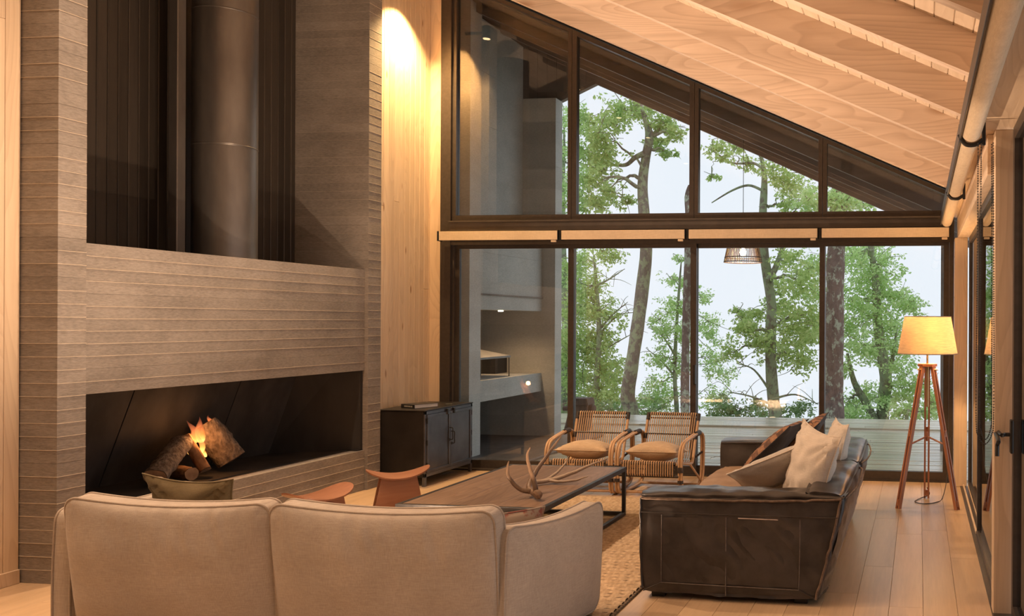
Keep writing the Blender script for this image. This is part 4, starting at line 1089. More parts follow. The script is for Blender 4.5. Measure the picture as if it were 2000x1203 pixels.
# ------------------------------------------------------------------ rattan armchairs
def rattan_chair(x0, y0, label, rz=0.0):
    r = empty('rattan_armchair', (x0, y0, 0), rz); tag(r, label, 'armchair', 'rattan armchairs before the windows')
    W = 0.29
    def hoop(x, s=1.0):   # rounded side loop: arm, rear drop, runner
        pts = [(x, 0.00, 0.18), (x, -0.005, 0.32), (x, 0.01, 0.415), (x, 0.06, 0.475), (x, 0.16, 0.50), (x, 0.40, 0.525), (x, 0.55, 0.53), (x, 0.64, 0.50), (x, 0.67, 0.42), (x, 0.665, 0.25), (x, 0.65, 0.12), (x, 0.60, 0.045), (x, 0.50, 0.022), (x, 0.25, 0.02), (x, 0.08, 0.022), (x, 0.02, 0.06)]
        P_ = [Vector(p) for p in pts]; out = []
        m = len(P_)
        for i in range(m):
            a, b, c, d = P_[i - 1], P_[i], P_[(i + 1) % m], P_[(i + 2) % m]
            for k in range(4):
                t_ = k / 4; out.append(0.5 * ((2 * b) + (c - a) * t_ + (2 * a - 5 * b + 4 * c - d) * t_ * t_ + (3 * b - 3 * c + d - a) * t_ ** 3))
        return out
    for sx in (-1, 1):
        for dx in (0.0, 0.024):
            h = hoop(sx * (W + dx))
            MB().tube(h, 0.0125, 8, closed=True).build('arm_hoop', MT['rattan'], r, angle=80)
        # dark bindings on the hoops
        for (yc, zc_, dy, dz) in ((0.50, 0.527, 0.12, 0.004), (0.0, 0.26, 0.0, 0.05), (0.0, 0.15, 0.0, 0.03)):
            MB().tube([(sx * (W + 0.012), yc - dy / 2, zc_ - dz / 2), (sx * (W + 0.012), yc + dy / 2, zc_ + dz / 2)], 0.026, 10).build('binding', MT['wrap'], r)
        # back post and seat side rail (one bent cane)
        MB().tube(spline([(sx * (W - 0.035), 0.0, 0.31), (sx * (W - 0.035), 0.20, 0.285), (sx * (W - 0.035), 0.42, 0.25), (sx * (W - 0.035), 0.50, 0.27), (sx * (W - 0.035), 0.56, 0.40), (sx * (W - 0.033), 0.64, 0.58), (sx * (W - 0.03), 0.69, 0.69)], 6), 0.015, 10).build('side_post', MT['rattan'], r, angle=80)
        for (a, b) in (((0.662, 0.628), (0.692, 0.695)), ((0.585, 0.455), (0.605, 0.505))):
            MB().tube([(sx * (W - 0.033), a[0], a[1]), (sx * (W - 0.033), b[0], b[1])], 0.0185, 10).build('binding', MT['wrap'], r)
        MB().tube([(sx * (W - 0.03), 0.40, 0.25), (sx * (W + 0.01), 0.62, 0.06)], 0.011, 8).build('brace', MT['rattan'], r)
        MB().tube([(sx * (W - 0.045), 0.50, 0.27), (sx * (W + 0.01), 0.66, 0.33)], 0.010, 8).build('brace', MT['wrap'], r)
    Wi = W - 0.035
    MB().tube([(-Wi, 0.69, 0.688), (Wi, 0.69, 0.688)], 0.014, 10).build('top_rail', MT['wrap'], r)
    MB().tube([(-Wi, 0.0, 0.31), (Wi, 0.0, 0.31)], 0.015, 10).build('front_rail', MT['wrap'], r)
    MB().tube([(-W, 0.0, 0.20), (W, 0.0, 0.20)], 0.015, 10).build('front_rail', MT['wrap'], r)
    MB().tube([(-W, 0.10, 0.03), (W, 0.10, 0.03)], 0.013, 8).build('stretcher', MT['rattan'], r)
    MB().tube([(-W, 0.55, 0.03), (W, 0.55, 0.03)], 0.013, 8).build('stretcher', MT['rattan'], r)
    for z in (0.648, 0.50):
        yb = 0.60 + (z - 0.49) * 0.45
        MB().tube([(-Wi, yb, z), (Wi, yb, z)], 0.0065, 8).build('weave_rail', MT['wrap'], r)
        MB().tube([(-Wi, yb - 0.012, z + 0.006), (Wi, yb - 0.012, z + 0.006)], 0.004, 6).build('weave_rail', MT['wrap'], r)
    for z in (0.262,):
        MB().tube([(-Wi, -0.012, z), (Wi, -0.012, z)], 0.006, 8).build('weave_rail', MT['wrap'], r)
    n = 22
    prof = spline([(0, 0.69, 0.703), (0, 0.672, 0.69), (0, 0.655, 0.645), (0, 0.595, 0.50), (0, 0.54, 0.37), (0, 0.50, 0.285)], 4)
    me = MB().tube(prof, 0.0058, 6).mesh('back_cane', MT['rattan'], 80)
    prof2 = spline([(0, 0.03, 0.20), (0, -0.016, 0.205), (0, -0.018, 0.26), (0, -0.015, 0.315), (0, 0.005, 0.33), (0, 0.12, 0.305), (0, 0.30, 0.275), (0, 0.46, 0.255), (0, 0.50, 0.27)], 4)
    me2 = MB().tube(prof2, 0.0062, 6).mesh('seat_cane', MT['rattan'], 80)
    for i in range(n):
        x = -Wi + 0.028 + (2 * Wi - 0.056) * i / (n - 1)
        o = bpy.data.objects.new('back_cane', me); C.objects.link(o); o.parent = r; o.location = (x, 0, 0)
        o = bpy.data.objects.new('seat_cane', me2); C.objects.link(o); o.parent = r; o.location = (x * 1.03, 0, 0)
    return r


rattan_chair(-3.09, 7.66, 'rattan armchair with dark bindings beside the outdoor grill side', radians(2))
rattan_chair(-2.43, 7.66, 'rattan armchair with dark bindings closer to the leather sofa', radians(-3))
for (x_, lb, sd) in ((-3.10, 'flat tan burlap cushion on the rattan chair by the grill side', 3), (-2.43, 'flat tan burlap cushion on the rattan chair by the leather sofa', 6)):
    pillow('seat_cushion', lb, MT['burlap'], (x_, 7.91, 0.385), basis((1, 0, 0), (0, 0.97, -0.10)), 0.50, 0.42, 0.19, sd, 'burlap cushions on the rattan chairs')

# ------------------------------------------------------------------ metal cabinet with book
cb = empty('metal_cabinet', (-4.95, 8.285, 0)); tag(cb, 'dark gunmetal two-door cabinet beside the fireplace', 'cabinet')
cx0, cx1, cy0, cy1, cz0, cz1 = -0.235, 0.25, -0.44, 0.45, 0.09, 0.735
MB().cbox(cx0, cx1 - 0.012, cy0, cy1, cz0, cz1 - 0.012, 0.004).build('body', MT['cabside'], cb)
MB().cbox(cx0 - 0.004, cx1 + 0.006, cy0 - 0.006, cy1 + 0.006, cz1 - 0.012, cz1, 0.003).build('top', MT['cabside'], cb)
for (y0, y1, z0, z1) in ((cy0, cy1, cz1 - 0.045, cz1 - 0.012), (cy0, cy1, cz0, cz0 + 0.035), (cy0, cy0 + 0.028, cz0, cz1 - 0.012), (cy1 - 0.028, cy1, cz0, cz1 - 0.012)):
    MB().cbox(cx1 - 0.014, cx1, y0, y1, z0, z1, 0.002).build('face_frame', MT['cab'], cb)
for k, (y0, y1) in enumerate(((cy0 + 0.030, 0.003), (0.008, cy1 - 0.030))):
    dr = MB().cbox(cx1 - 0.012, cx1 + 0.002, y0, y1, cz0 + 0.037, cz1 - 0.047, 0.002).build('door', MT['cab'], cb)
    for (a, b, c_, d_) in ((y0, y1, cz1 - 0.075, cz1 - 0.047), (y0, y1, cz0 + 0.037, cz0 + 0.065), (y0, y0 + 0.03, cz0 + 0.065, cz1 - 0.075), (y1 - 0.03, y1, cz0 + 0.065, cz1 - 0.075)):
        MB().cbox(cx1 + 0.002, cx1 + 0.009, a, b, c_, d_, 0.002).build('door_frame', MT['cab'], dr)
    yh = y1 - 0.015 if k == 0 else y0 + 0.015; zh = 0.46 - 0.04 * k
    MB().tube(spline([(cx1 + 0.009, yh, zh - 0.06), (cx1 + 0.04, yh, zh - 0.055), (cx1 + 0.04, yh, zh), (cx1 + 0.04, yh, zh + 0.055), (cx1 + 0.009, yh, zh + 0.06)], 5), 0.005, 8).build('handle', MT['blk'], dr)
    MB().cbox(cx1 + 0.008, cx1 + 0.014, yh - 0.013, yh + 0.013, zh - 0.075, zh - 0.045, 0.002).build('handle_rose', MT['blk'], dr)
    yl = y1 - 0.06 if k == 0 else y0 + 0.06
    MB().cbox(cx1 + 0.002, cx1 + 0.02, yl - 0.012, yl + 0.012, cz1 - 0.075, cz1 - 0.02, 0.003).build('latch', MT['blk'], dr)
    for zz in (0.2, 0.42, 0.63):
        yq = y0 - 0.002 if k == 0 else y1 + 0.002
        MB().lathe([(0.007, -0.025), (0.007, 0.025)], (cx1 + 0.006, yq, zz), 10).build('hinge', MT['blk'], dr)
for x_ in (cx0, cx1 - 0.03):
    for y_ in (cy0, cy1 - 0.03):
        MB().cbox(x_, x_ + 0.03, y_, y_ + 0.03, 0, cz0, 0.002).build('leg', MT['cab'], cb)
bk = empty('book', (-4.93, 8.14, 0.735), radians(68)); tag(bk, 'thick black hardback book lying on the metal cabinet', 'book')
MB().cbox(-0.13, 0.13, -0.095, 0.095, 0.003, 0.036, 0.001).build('pages', MT['page'], bk)
for z in (0.0, 0.036): MB().cbox(-0.137, 0.135, -0.10, 0.10, z, z + 0.003, 0.001).build('cover_board', MT['bookblk'], bk)
sp_ = MB().cbox(-0.140, -0.135, -0.10, 0.10, 0.0, 0.039, 0.001).build('spine', MT['bookblk'], bk)
for (a, b_) in ((-0.07, -0.045), (-0.04, -0.01), (-0.005, 0.02), (0.025, 0.05)):
    MB().box(-0.1408, -0.1398, a, b_, 0.013, 0.026).build('lettering', MT['gold'], sp_)
tag(MB().cbox(-0.035, 0.035, -0.07, 0.07, 0, 0.009, 0.003).build('phone', MT['blk'], None, (-4.82, 8.47, 0.7352)), 'thin black phone lying beside the book on the cabinet', 'phone')
bpy.data.objects['phone'].rotation_euler = (0, 0, radians(35))

# ------------------------------------------------------------------ stools
def stool(x, y, rz, label):
    r = empty('saddle_stool', (x, y, 0), rz); tag(r, label, 'stool', 'cherry wood saddle stools by the fireplace')
    mb = MB(); n = 26; m = 14; L, D = 0.22, 0.15; T = 0.024; g = {}
    for side in (0, 1):
        for i in range(m + 1):
            rr_ = i / m
            for k in range(n * 2):
                a = 2 * pi * k / (n * 2)
                px = L * rr_ * math.copysign(abs(cos(a)) ** 0.8, cos(a)); py = D * rr_ * math.copysign(abs(sin(a)) ** 0.8, sin(a))
                z = 0.43 + 0.050 * (px / L) ** 2 - 0.012 * (py / D) ** 2
                th = T * (1 - 0.55 * rr_ ** 6)
                g[side, i, k] = len(mb.v); mb.v.append((px, py, z if side else z - th))
    K = n * 2
    for side in (0, 1):
        for i in range(m):
            for k in range(K):
                q = (g[side, i, k], g[side, i, (k + 1) % K], g[side, i + 1, (k + 1) % K], g[side, i + 1, k]); mb.f.append(q if side else q[::-1])
    for k in range(K):
        mb.f.append((g[0, m, k], g[0, m, (k + 1) % K], g[1, m, (k + 1) % K], g[1, m, k]))
    mb.build('seat', MT['cherry'], r, angle=40)
    MB().hexa([(-0.20, -0.105, 0), (0.20, -0.105, 0), (0.20, -0.075, 0), (-0.20, -0.075, 0), (-0.12, -0.085, 0.425), (0.12, -0.085, 0.425), (0.12, -0.060, 0.425), (-0.12, -0.060, 0.425)]).build('leg_panel', MT['cherry'], r)
    MB().hexa([(-0.20, 0.075, 0), (0.20, 0.075, 0), (0.20, 0.105, 0), (-0.20, 0.105, 0), (-0.12, 0.060, 0.425), (0.12, 0.060, 0.425), (0.12, 0.085, 0.425), (-0.12, 0.085, 0.425)]).build('leg_panel', MT['cherry'], r)
    MB().cbox(-0.14, 0.14, -0.075, 0.075, 0.24, 0.27, 0.004).build('stretcher', MT['cherry'], r)


stool(-3.93, 6.20, radians(38), 'cherry wood saddle stool between fireplace and table corner')
stool(-3.98, 5.38, radians(72), 'cherry wood saddle stool close behind the linen sofa back')

# ------------------------------------------------------------------ tripod floor lamp
fl2 = empty('tripod_lamp', (0.075, 7.72, 0)); tag(fl2, 'reddish wooden tripod floor lamp with lit linen drum shade', 'floor lamp')
for (fx, fy) in ((-0.245, -0.20), (0.255, -0.18), (0.0, 0.29)):
    d = Vector((fx, fy, 0)); dn = d.normalized(); t_ = Vector((-dn.y, dn.x, 0))
    lg = MB()
    for s in (-1, 1):
        a0 = d + t_ * s * 0.017; a1_ = dn * 0.055 + t_ * s * 0.017 + Vector((0, 0, 1.225))
        w2, t2 = dn * 0.014, t_ * 0.008
        lg.hexa([a0 - w2 - t2, a0 + w2 - t2, a0 + w2 + t2, a0 - w2 + t2, a1_ - w2 - t2, a1_ + w2 - t2, a1_ + w2 + t2, a1_ - w2 + t2])
    for f in (0.02, 0.5, 0.97):
        c_ = d * (1 - f) + (dn * 0.055 + Vector((0, 0, 1.225))) * f; h_ = 0.05
        lg.hexa([c_ + a * dn * 0.013 + b * t_ * 0.012 + Vector((0, 0, e * h_ + 0.0)) for e in (0, 1) for a, b in ((-1, -1), (1, -1), (1, 1), (-1, 1))])
    lg = lg.build('leg', MT['lampwood'], fl2)
    b0 = d * 0.52 + Vector((0, 0, 0.55))
    MB().tube([b0, (0, 0, 0.60)], 0.008, 8).build('brace', MT['lampwood'], fl2)
    bp = dn * 0.075 + Vector((0, 0, 1.19))
    MB().lathe([(0.007, -0.03), (0.007, 0.03)], bp, 10, 'x').build('bolt', MT['brass'], fl2)
MB().lathe([(0.0, 1.215), (0.085, 1.215), (0.085, 1.238), (0.0, 1.238)], (0, 0, 0), 6).build('head_block', MT['lampwood'], fl2)
MB().lathe([(0.012, 0.86), (0.012, 1.215)], (0, 0, 0), 12).build('stem', MT['brass'], fl2)
MB().lathe([(0.009, 1.238), (0.009, 1.36), (0.02, 1.37), (0.02, 1.42)], (0, 0, 0), 14).build('socket', MT['brass'], fl2)
MB().lathe([(0.010, 0.56), (0.016, 0.60), (0.010, 0.64)], (0, 0, 0), 12).build('hub', MT['lampwood'], fl2)


def shade_mat(name, c, tr_):
    m = bpy.data.materials.new(name); m.use_nodes = True; t = m.node_tree; b = t.nodes['Principled BSDF']
    tc = t.nodes.new('ShaderNodeTexCoord'); mp = t.nodes.new('ShaderNodeMapping'); mp.inputs['Scale'].default_value = (0.1, 0.1, 1); t.links.new(tc.outputs['Object'], mp.inputs[0])
    n = noise_n(t, mp.outputs[0], 160, 3, 0.6); col = ramp(t, n, [(0.3, tuple(x * 0.72 for x in c)), (0.7, c)])
    t.links.new(col, b.inputs['Base Color']); b.inputs['Roughness'].default_value = 0.9
    tl = t.nodes.new('ShaderNodeBsdfTranslucent'); t.links.new(col, tl.inputs[0]); mx = t.nodes.new('ShaderNodeMixShader'); mx.inputs[0].default_value = tr_
    o = [n_ for n_ in t.nodes if n_.type == 'OUTPUT_MATERIAL'][0]; t.links.new(b.outputs[0], mx.inputs[1]); t.links.new(tl.outputs[0], mx.inputs[2]); t.links.new(mx.outputs[0], o.inputs[0]); return m


sh = MB(); n = 64; vs = []
for (r_, z) in ((0.262, 1.325), (0.203, 1.655), (0.2015, 1.655), (0.2605, 1.325)):
    vs += [(r_ * cos(2 * pi * k / n), r_ * sin(2 * pi * k / n), z) for k in range(n)]
fs = []
for a, b_ in ((0, 1), (1, 2), (2, 3), (3, 0)):
    for k in range(n): fs.append((a * n + k, a * n + (k + 1) % n, b_ * n + (k + 1) % n, b_ * n + k))
sh.add(vs, fs).build('shade', shade_mat('linen_shade', (0.78, 0.66, 0.48), 0.45), fl2, angle=40)
for (r_, z) in ((0.262, 1.328), (0.203, 1.652)):
    MB().tube([(r_ * cos(2 * pi * k / 48), r_ * sin(2 * pi * k / 48), z) for k in range(48)], 0.004, 6, closed=True).build('shade_rim', MT['linend'], fl2)
MB().lathe([(0.0, 1.42), (0.02, 1.425), (0.032, 1.47), (0.022, 1.51), (0.0, 1.522)], (0, 0, 0), 16).build('bulb', emis('bulb_glow', (1.0, 0.7, 0.35), 12), fl2)
for k in range(3):
    a = 2 * pi * k / 3; MB().tube([(0.02 * cos(a), 0.02 * sin(a), 1.40), (0.255 * cos(a), 0.255 * sin(a), 1.335)], 0.0025, 6).build('shade_spoke', MT['brass'], fl2)
light('lamp_bulb', 'POINT', (0.11, 7.74, 1.49), 50, (1.0, 0.58, 0.26), 0.035)
cabl = MB().tube(spline([(0.08, 7.98, 0.10), (0.10, 8.02, 0.03), (0.02, 7.95, 0.008), (-0.03, 7.80, 0.006), (0.05, 7.72, 0.006), (0.16, 7.80, 0.006), (0.22, 8.0, 0.01), (0.27, 8.3, 0.15), (0.30, 8.5, 0.45), (0.325, 8.58, 0.50)], 8), 0.004, 6)
tag(cabl.build('power_cable', MT['cable']), 'thin dark power cable curling from the tripod lamp foot', 'cable')

# ------------------------------------------------------------------ roller blinds
def blind(name, p0, p1, z, axis, d, label, chains=False):
    r = empty(name, (0, 0, 0)); tag(r, label, 'roller blind')
    L = p1 - p0
    def T(mb): return mb
    if axis == 'x':
        MB().tube([(p0 + 0.03, d, z), (p1 - 0.015, d, z)], 0.043, 20).build('roll', MT['blind'], r, angle=60)
        MB().cbox(p0 + 0.03, p1 - 0.015, d - 0.053, d - 0.047, z - 0.05, z + 0.045, 0.002).build('fascia', MT['blind'], r)
        for e in (p0 + 0.012, p1 - 0.012): MB().cbox(e - 0.006, e + 0.006, d - 0.05, d + 0.04, z - 0.055, z + 0.05, 0.003).build('bracket', MT['blk'], r)
        MB().cbox(p1 - 0.085, p1 - 0.03, d - 0.05, d - 0.03, z - 0.075, z - 0.053, 0.003).build('chain_stop', MT['blind'], r)
    else:
        MB().tube([(d, p0 + 0.015, z), (d, p1 - 0.015, z)], 0.05, 20).build('roll', MT['blind'], r, angle=60)
        MB().cbox(d - 0.062, d - 0.052, p0 + 0.005, p1 - 0.005, z - 0.03, z + 0.06, 0.002).build('fascia', MT['alu'], r)
        MB().cbox(d + 0.055, d + 0.075, p0 - 0.02, p0 + 0.0, z - 0.06, z + 0.06, 0.003).build('bracket', MT['blk'], r)
        MB().tube(spline([(d + 0.06, p0 - 0.01, z - 0.03), (d + 0.02, p0 - 0.01, z - 0.055), (d - 0.03, p0 - 0.01, z - 0.05), (d - 0.06, p0 - 0.01, z)], 5), 0.012, 8).build('bracket_arm', MT['blk'], r)
    return r


wl = ('over the grill door', 'above the left rattan chair', 'above the right rattan chair', 'above the tripod lamp door')
BX = (-5.09, -3.735, -2.375, -1.005, 0.305)
for i in range(4): blind('roller_blind', BX[i], BX[i + 1], 2.497, 'x', YB - 0.14, 'rolled-up tan fabric blind ' + wl[i])
wl = ('nearest the lever-handle door', 'on the side wall between two brackets', 'on the side wall ending at the window corner')
for i, (a, b_) in enumerate(((2.45, 4.58), (4.62, 6.58), (6.62, 8.60))): blind('roller_blind', a, b_, 2.585, 'y', 0.265, 'rolled-up tan side blind ' + wl[i])


def chain(x, y, zt, zl, dx, label):
    p = [(x, y, zt), (x - 0.002, y, (zt + zl) / 2), (x - 0.004, y, zl + 0.15), (x + dx * 0.12, y + 0.01, zl + 0.04), (x + dx / 2, y + 0.015, zl), (x + dx * 0.9, y + 0.01, zl + 0.05), (x + dx, y, zl + 0.16), (x + dx * 0.98, y, (zt + zl) / 2), (x + dx * 0.9, y, zt)]
    q = spline(p, 60); out = [q[0]]; mb = MB()
    for v in q:
        if (v - out[-1]).length >= 0.0098: out.append(v)
    for v in out:
        r_ = 0.0048
        mb.add([v + Vector(e) * r_ for e in ((1, 0, 0), (-1, 0, 0), (0, 1, 0), (0, -1, 0), (0, 0, 1), (0, 0, -1))], [(0, 2, 4), (2, 1, 4), (1, 3, 4), (3, 0, 4), (2, 0, 5), (1, 2, 5), (3, 1, 5), (0, 3, 5)])
    ro = empty('blind_chain', (0, 0, 0)); tag(ro, label, 'bead chain')
    mb.build('beads', MT['blk'], ro, angle=80)
    MB().tube(q[::4], 0.0012, 5).build('cord', MT['blk'], ro)


chain(0.300, 4.58, 2.53, 0.97, 0.085, 'black bead chain loop hanging from the side blind, outer one')
chain(0.318, 4.615, 2.53, 0.99, 0.06, 'black bead chain loop hanging from the side blind, inner one')

# ------------------------------------------------------------------ outside: grill, pendant, stump
go = empty('outdoor_grill', (-5.3, 10.6, 0)); tag(go, 'pale concrete outdoor grill with niche, lamp and steel hood seen through glass', 'outdoor grill'); GO = Vector((-5.3, 10.6, 0))
gpart = lambda mb, name, mat, parent=go: part(mb, name, MT[mat], parent, GO)
conc_block('pillar', -6.1, -5.10, 9.40, 9.66, 0, 5.27, h=0.31, faces='xy', parent=go, off=GO, mat='outconc', fin='outconc')
conc_block('pillar', -6.1, -4.93, 11.36, 11.58, 0, 4.64, h=0.31, faces='xy', parent=go, off=GO, mat='outconc', fin='outconc')
conc_block('lintel', -5.45, -5.12, 9.66, 11.36, 1.73, 2.75, h=0.34, faces='x', parent=go, off=GO, mat='outconc', fin='outconc')
conc_block('chimney_breast', -6.1, -5.40, 9.66, 11.36, 2.75, 5.35, h=0.65, faces='x', parent=go, off=GO, mat='outconc', fin='outconc')
conc_block('counter', -6.1, -5.12, 9.66, 11.36, 0.64, 0.89, h=0.125, faces='x', parent=go, off=GO, mat='outconc', fin='outconc')
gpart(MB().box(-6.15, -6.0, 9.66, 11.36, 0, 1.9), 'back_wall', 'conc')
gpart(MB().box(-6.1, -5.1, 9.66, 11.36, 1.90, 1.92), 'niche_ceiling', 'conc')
hood = gpart(MB().hexa([(-5.85, 9.85, 1.25), (-5.20, 9.85, 1.13), (-5.20, 10.62, 1.13), (-5.85, 10.62, 1.25), (-5.85, 9.85, 1.27), (-5.20, 9.85, 1.155), (-5.20, 10.62, 1.155), (-5.85, 10.62, 1.27)]), 'hood', 'galv')
for yy in (9.87, 10.60):
    gpart(MB().tube([(-5.21, yy, 0.89), (-5.21, yy, 1.14)], 0.005, 6), 'hood_leg', 'tablesteel')
gpart(MB().box(-5.98, -5.60, 11.0, 11.33, 0.89, 1.12), 'firebrick_box', 'black')
MT['spotlens'] = emis('niche_lamp', (1.0, 0.78, 0.5), 25)
gpart(MB().lathe([(0.03, 1.715), (0.03, 1.728)], (-5.25, 10.45, 0), 16), 'downlight', 'spotlens')
gpart(MB().cbox(-5.30, -5.16, 9.72, 9.78, 0.89, 0.93, 0.01), 'kindling', 'burlap')
light('niche_light', 'SPOT', (-5.25, 10.45, 1.70), 22, (1.0, 0.62, 0.32), 0.03, None, 150, 0.6)
sl = MB().cbox(-6.1, -4.35, 9.05, 11.7, 0.0, 0.03, 0.006).build('paving_slab', MT['stone']); tag(sl, 'dark stone paving slab in front of the outdoor grill', 'paving', kind='structure')
ow = board_wall('wall_outside', -5.22, YB + 0.09, 9.40, 5.42, 'pine board wall outside between glazing and grill')

pn = empty('rattan_pendant', (-2.25, 11.0, 2.365)); tag(pn, 'dark rattan cone pendant with lit bulb hanging over the deck', 'pendant lamp')
for (r_, z) in ((0.245, 0.0), (0.235, 0.06), (0.205, 0.20), (0.17, 0.36)):
    MB().tube([(r_ * cos(2 * pi * k / 40), r_ * sin(2 * pi * k / 40), z) for k in range(40)], 0.006, 6, closed=True).build('hoop', MT['stump'], pn)
me = MB().tube([(0.245, 0, 0), (0.17, 0, 0.36)], 0.0038, 5).mesh('rib', MT['barkred'])
for k in range(64):
    o = bpy.data.objects.new('rib', me); C.objects.link(o); o.parent = pn; o.rotation_euler = (0, 0, 2 * pi * k / 64)
MB().lathe([(0.0, 0.08), (0.03, 0.09), (0.045, 0.125), (0.03, 0.16), (0.018, 0.18)], (0, 0, 0), 16).build('bulb', emis('pendant_bulb', (1.0, 0.70, 0.36), 14), pn)
MB().lathe([(0.018, 0.18), (0.018, 0.24), (0.006, 0.25)], (0, 0, 0), 12).build('socket', MT['blk'], pn)
MB().tube([(0, 0, 0.25), (0, 0, zc(-2.25) - 2.365)], 0.004, 6).build('cord', MT['cable'], pn)
light('pendant_bulb_light', 'POINT', (-2.25, 11.0, 2.44), 14, (1.0, 0.62, 0.30), 0.03)

st = empty('carved_stump', (-4.93, 12.3, 0)); tag(st, 'weathered wooden block with lid and round log ends on the deck', 'wooden block')
MB().hexa([(-0.17, -0.12, 0.0), (0.13, -0.12, 0.0), (0.13, 0.12, 0.0), (-0.17, 0.12, 0.0), (-0.14, -0.12, 0.37), (0.14, -0.12, 0.37), (0.14, 0.12, 0.37), (-0.14, 0.12, 0.37)]).build('body', MT['stump'], st)
MB().hexa([(-0.15, -0.14, 0.375), (0.16, -0.14, 0.375), (0.16, 0.14, 0.375), (-0.15, 0.14, 0.375), (-0.13, -0.13, 0.47), (0.14, -0.13, 0.47), (0.14, 0.13, 0.47), (-0.13, 0.13, 0.47)]).build('lid', MT['stump'], st)
MB().lathe([(0.0, -0.275), (0.035, -0.27), (0.035, -0.16), (0.075, 0.10), (0.075, 0.19), (0.05, 0.215), (0.0, 0.22)], (0, 0, 0.31), 18, 'x').build('cross_log', MT['stump'], st)
MB().tube(spline([(-0.16, 0, 0.30), (-0.19, 0, 0.15), (-0.23, 0, 0.0)], 4), 0.03, 8).build('foot', MT['stump'], st)

# ------------------------------------------------------------------ trees on the slope
def leaves_mb(cents, size, rnd, tone):
    vs = []; fs = []; cols = []
    for (c, R, nl) in cents:
        sub = [Vector((rnd.gauss(0, 1), rnd.gauss(0, 1), rnd.gauss(0, 0.75))) * R * 0.55 for _ in range(max(4, nl // 14))]
        for _ in range(nl):
            p = c + rnd.choice(sub) + Vector((rnd.gauss(0, 1), rnd.gauss(0, 1), rnd.gauss(0, 0.7))) * R * 0.17
            a = Vector((rnd.gauss(0, 1), rnd.gauss(0, 1), rnd.gauss(-0.4, 0.7))).normalized(); b = a.orthogonal().normalized()
            b = (Matrix.Rotation(rnd.uniform(0, 6.28), 3, a) @ b); s = size * rnd.uniform(0.6, 1.3); nrm = a.cross(b)
            i = len(vs)
            vs += [p, p + a * s * 0.5 + b * s * 0.26 + nrm * s * 0.08, p + a * s, p + a * s * 0.5 - b * s * 0.26 + nrm * s * 0.08]
            fs += [(i, i + 1, i + 2), (i, i + 2, i + 3)]; cols.append(min(1, max(0, rnd.gauss(tone, 0.25))))
    return vs, fs, cols


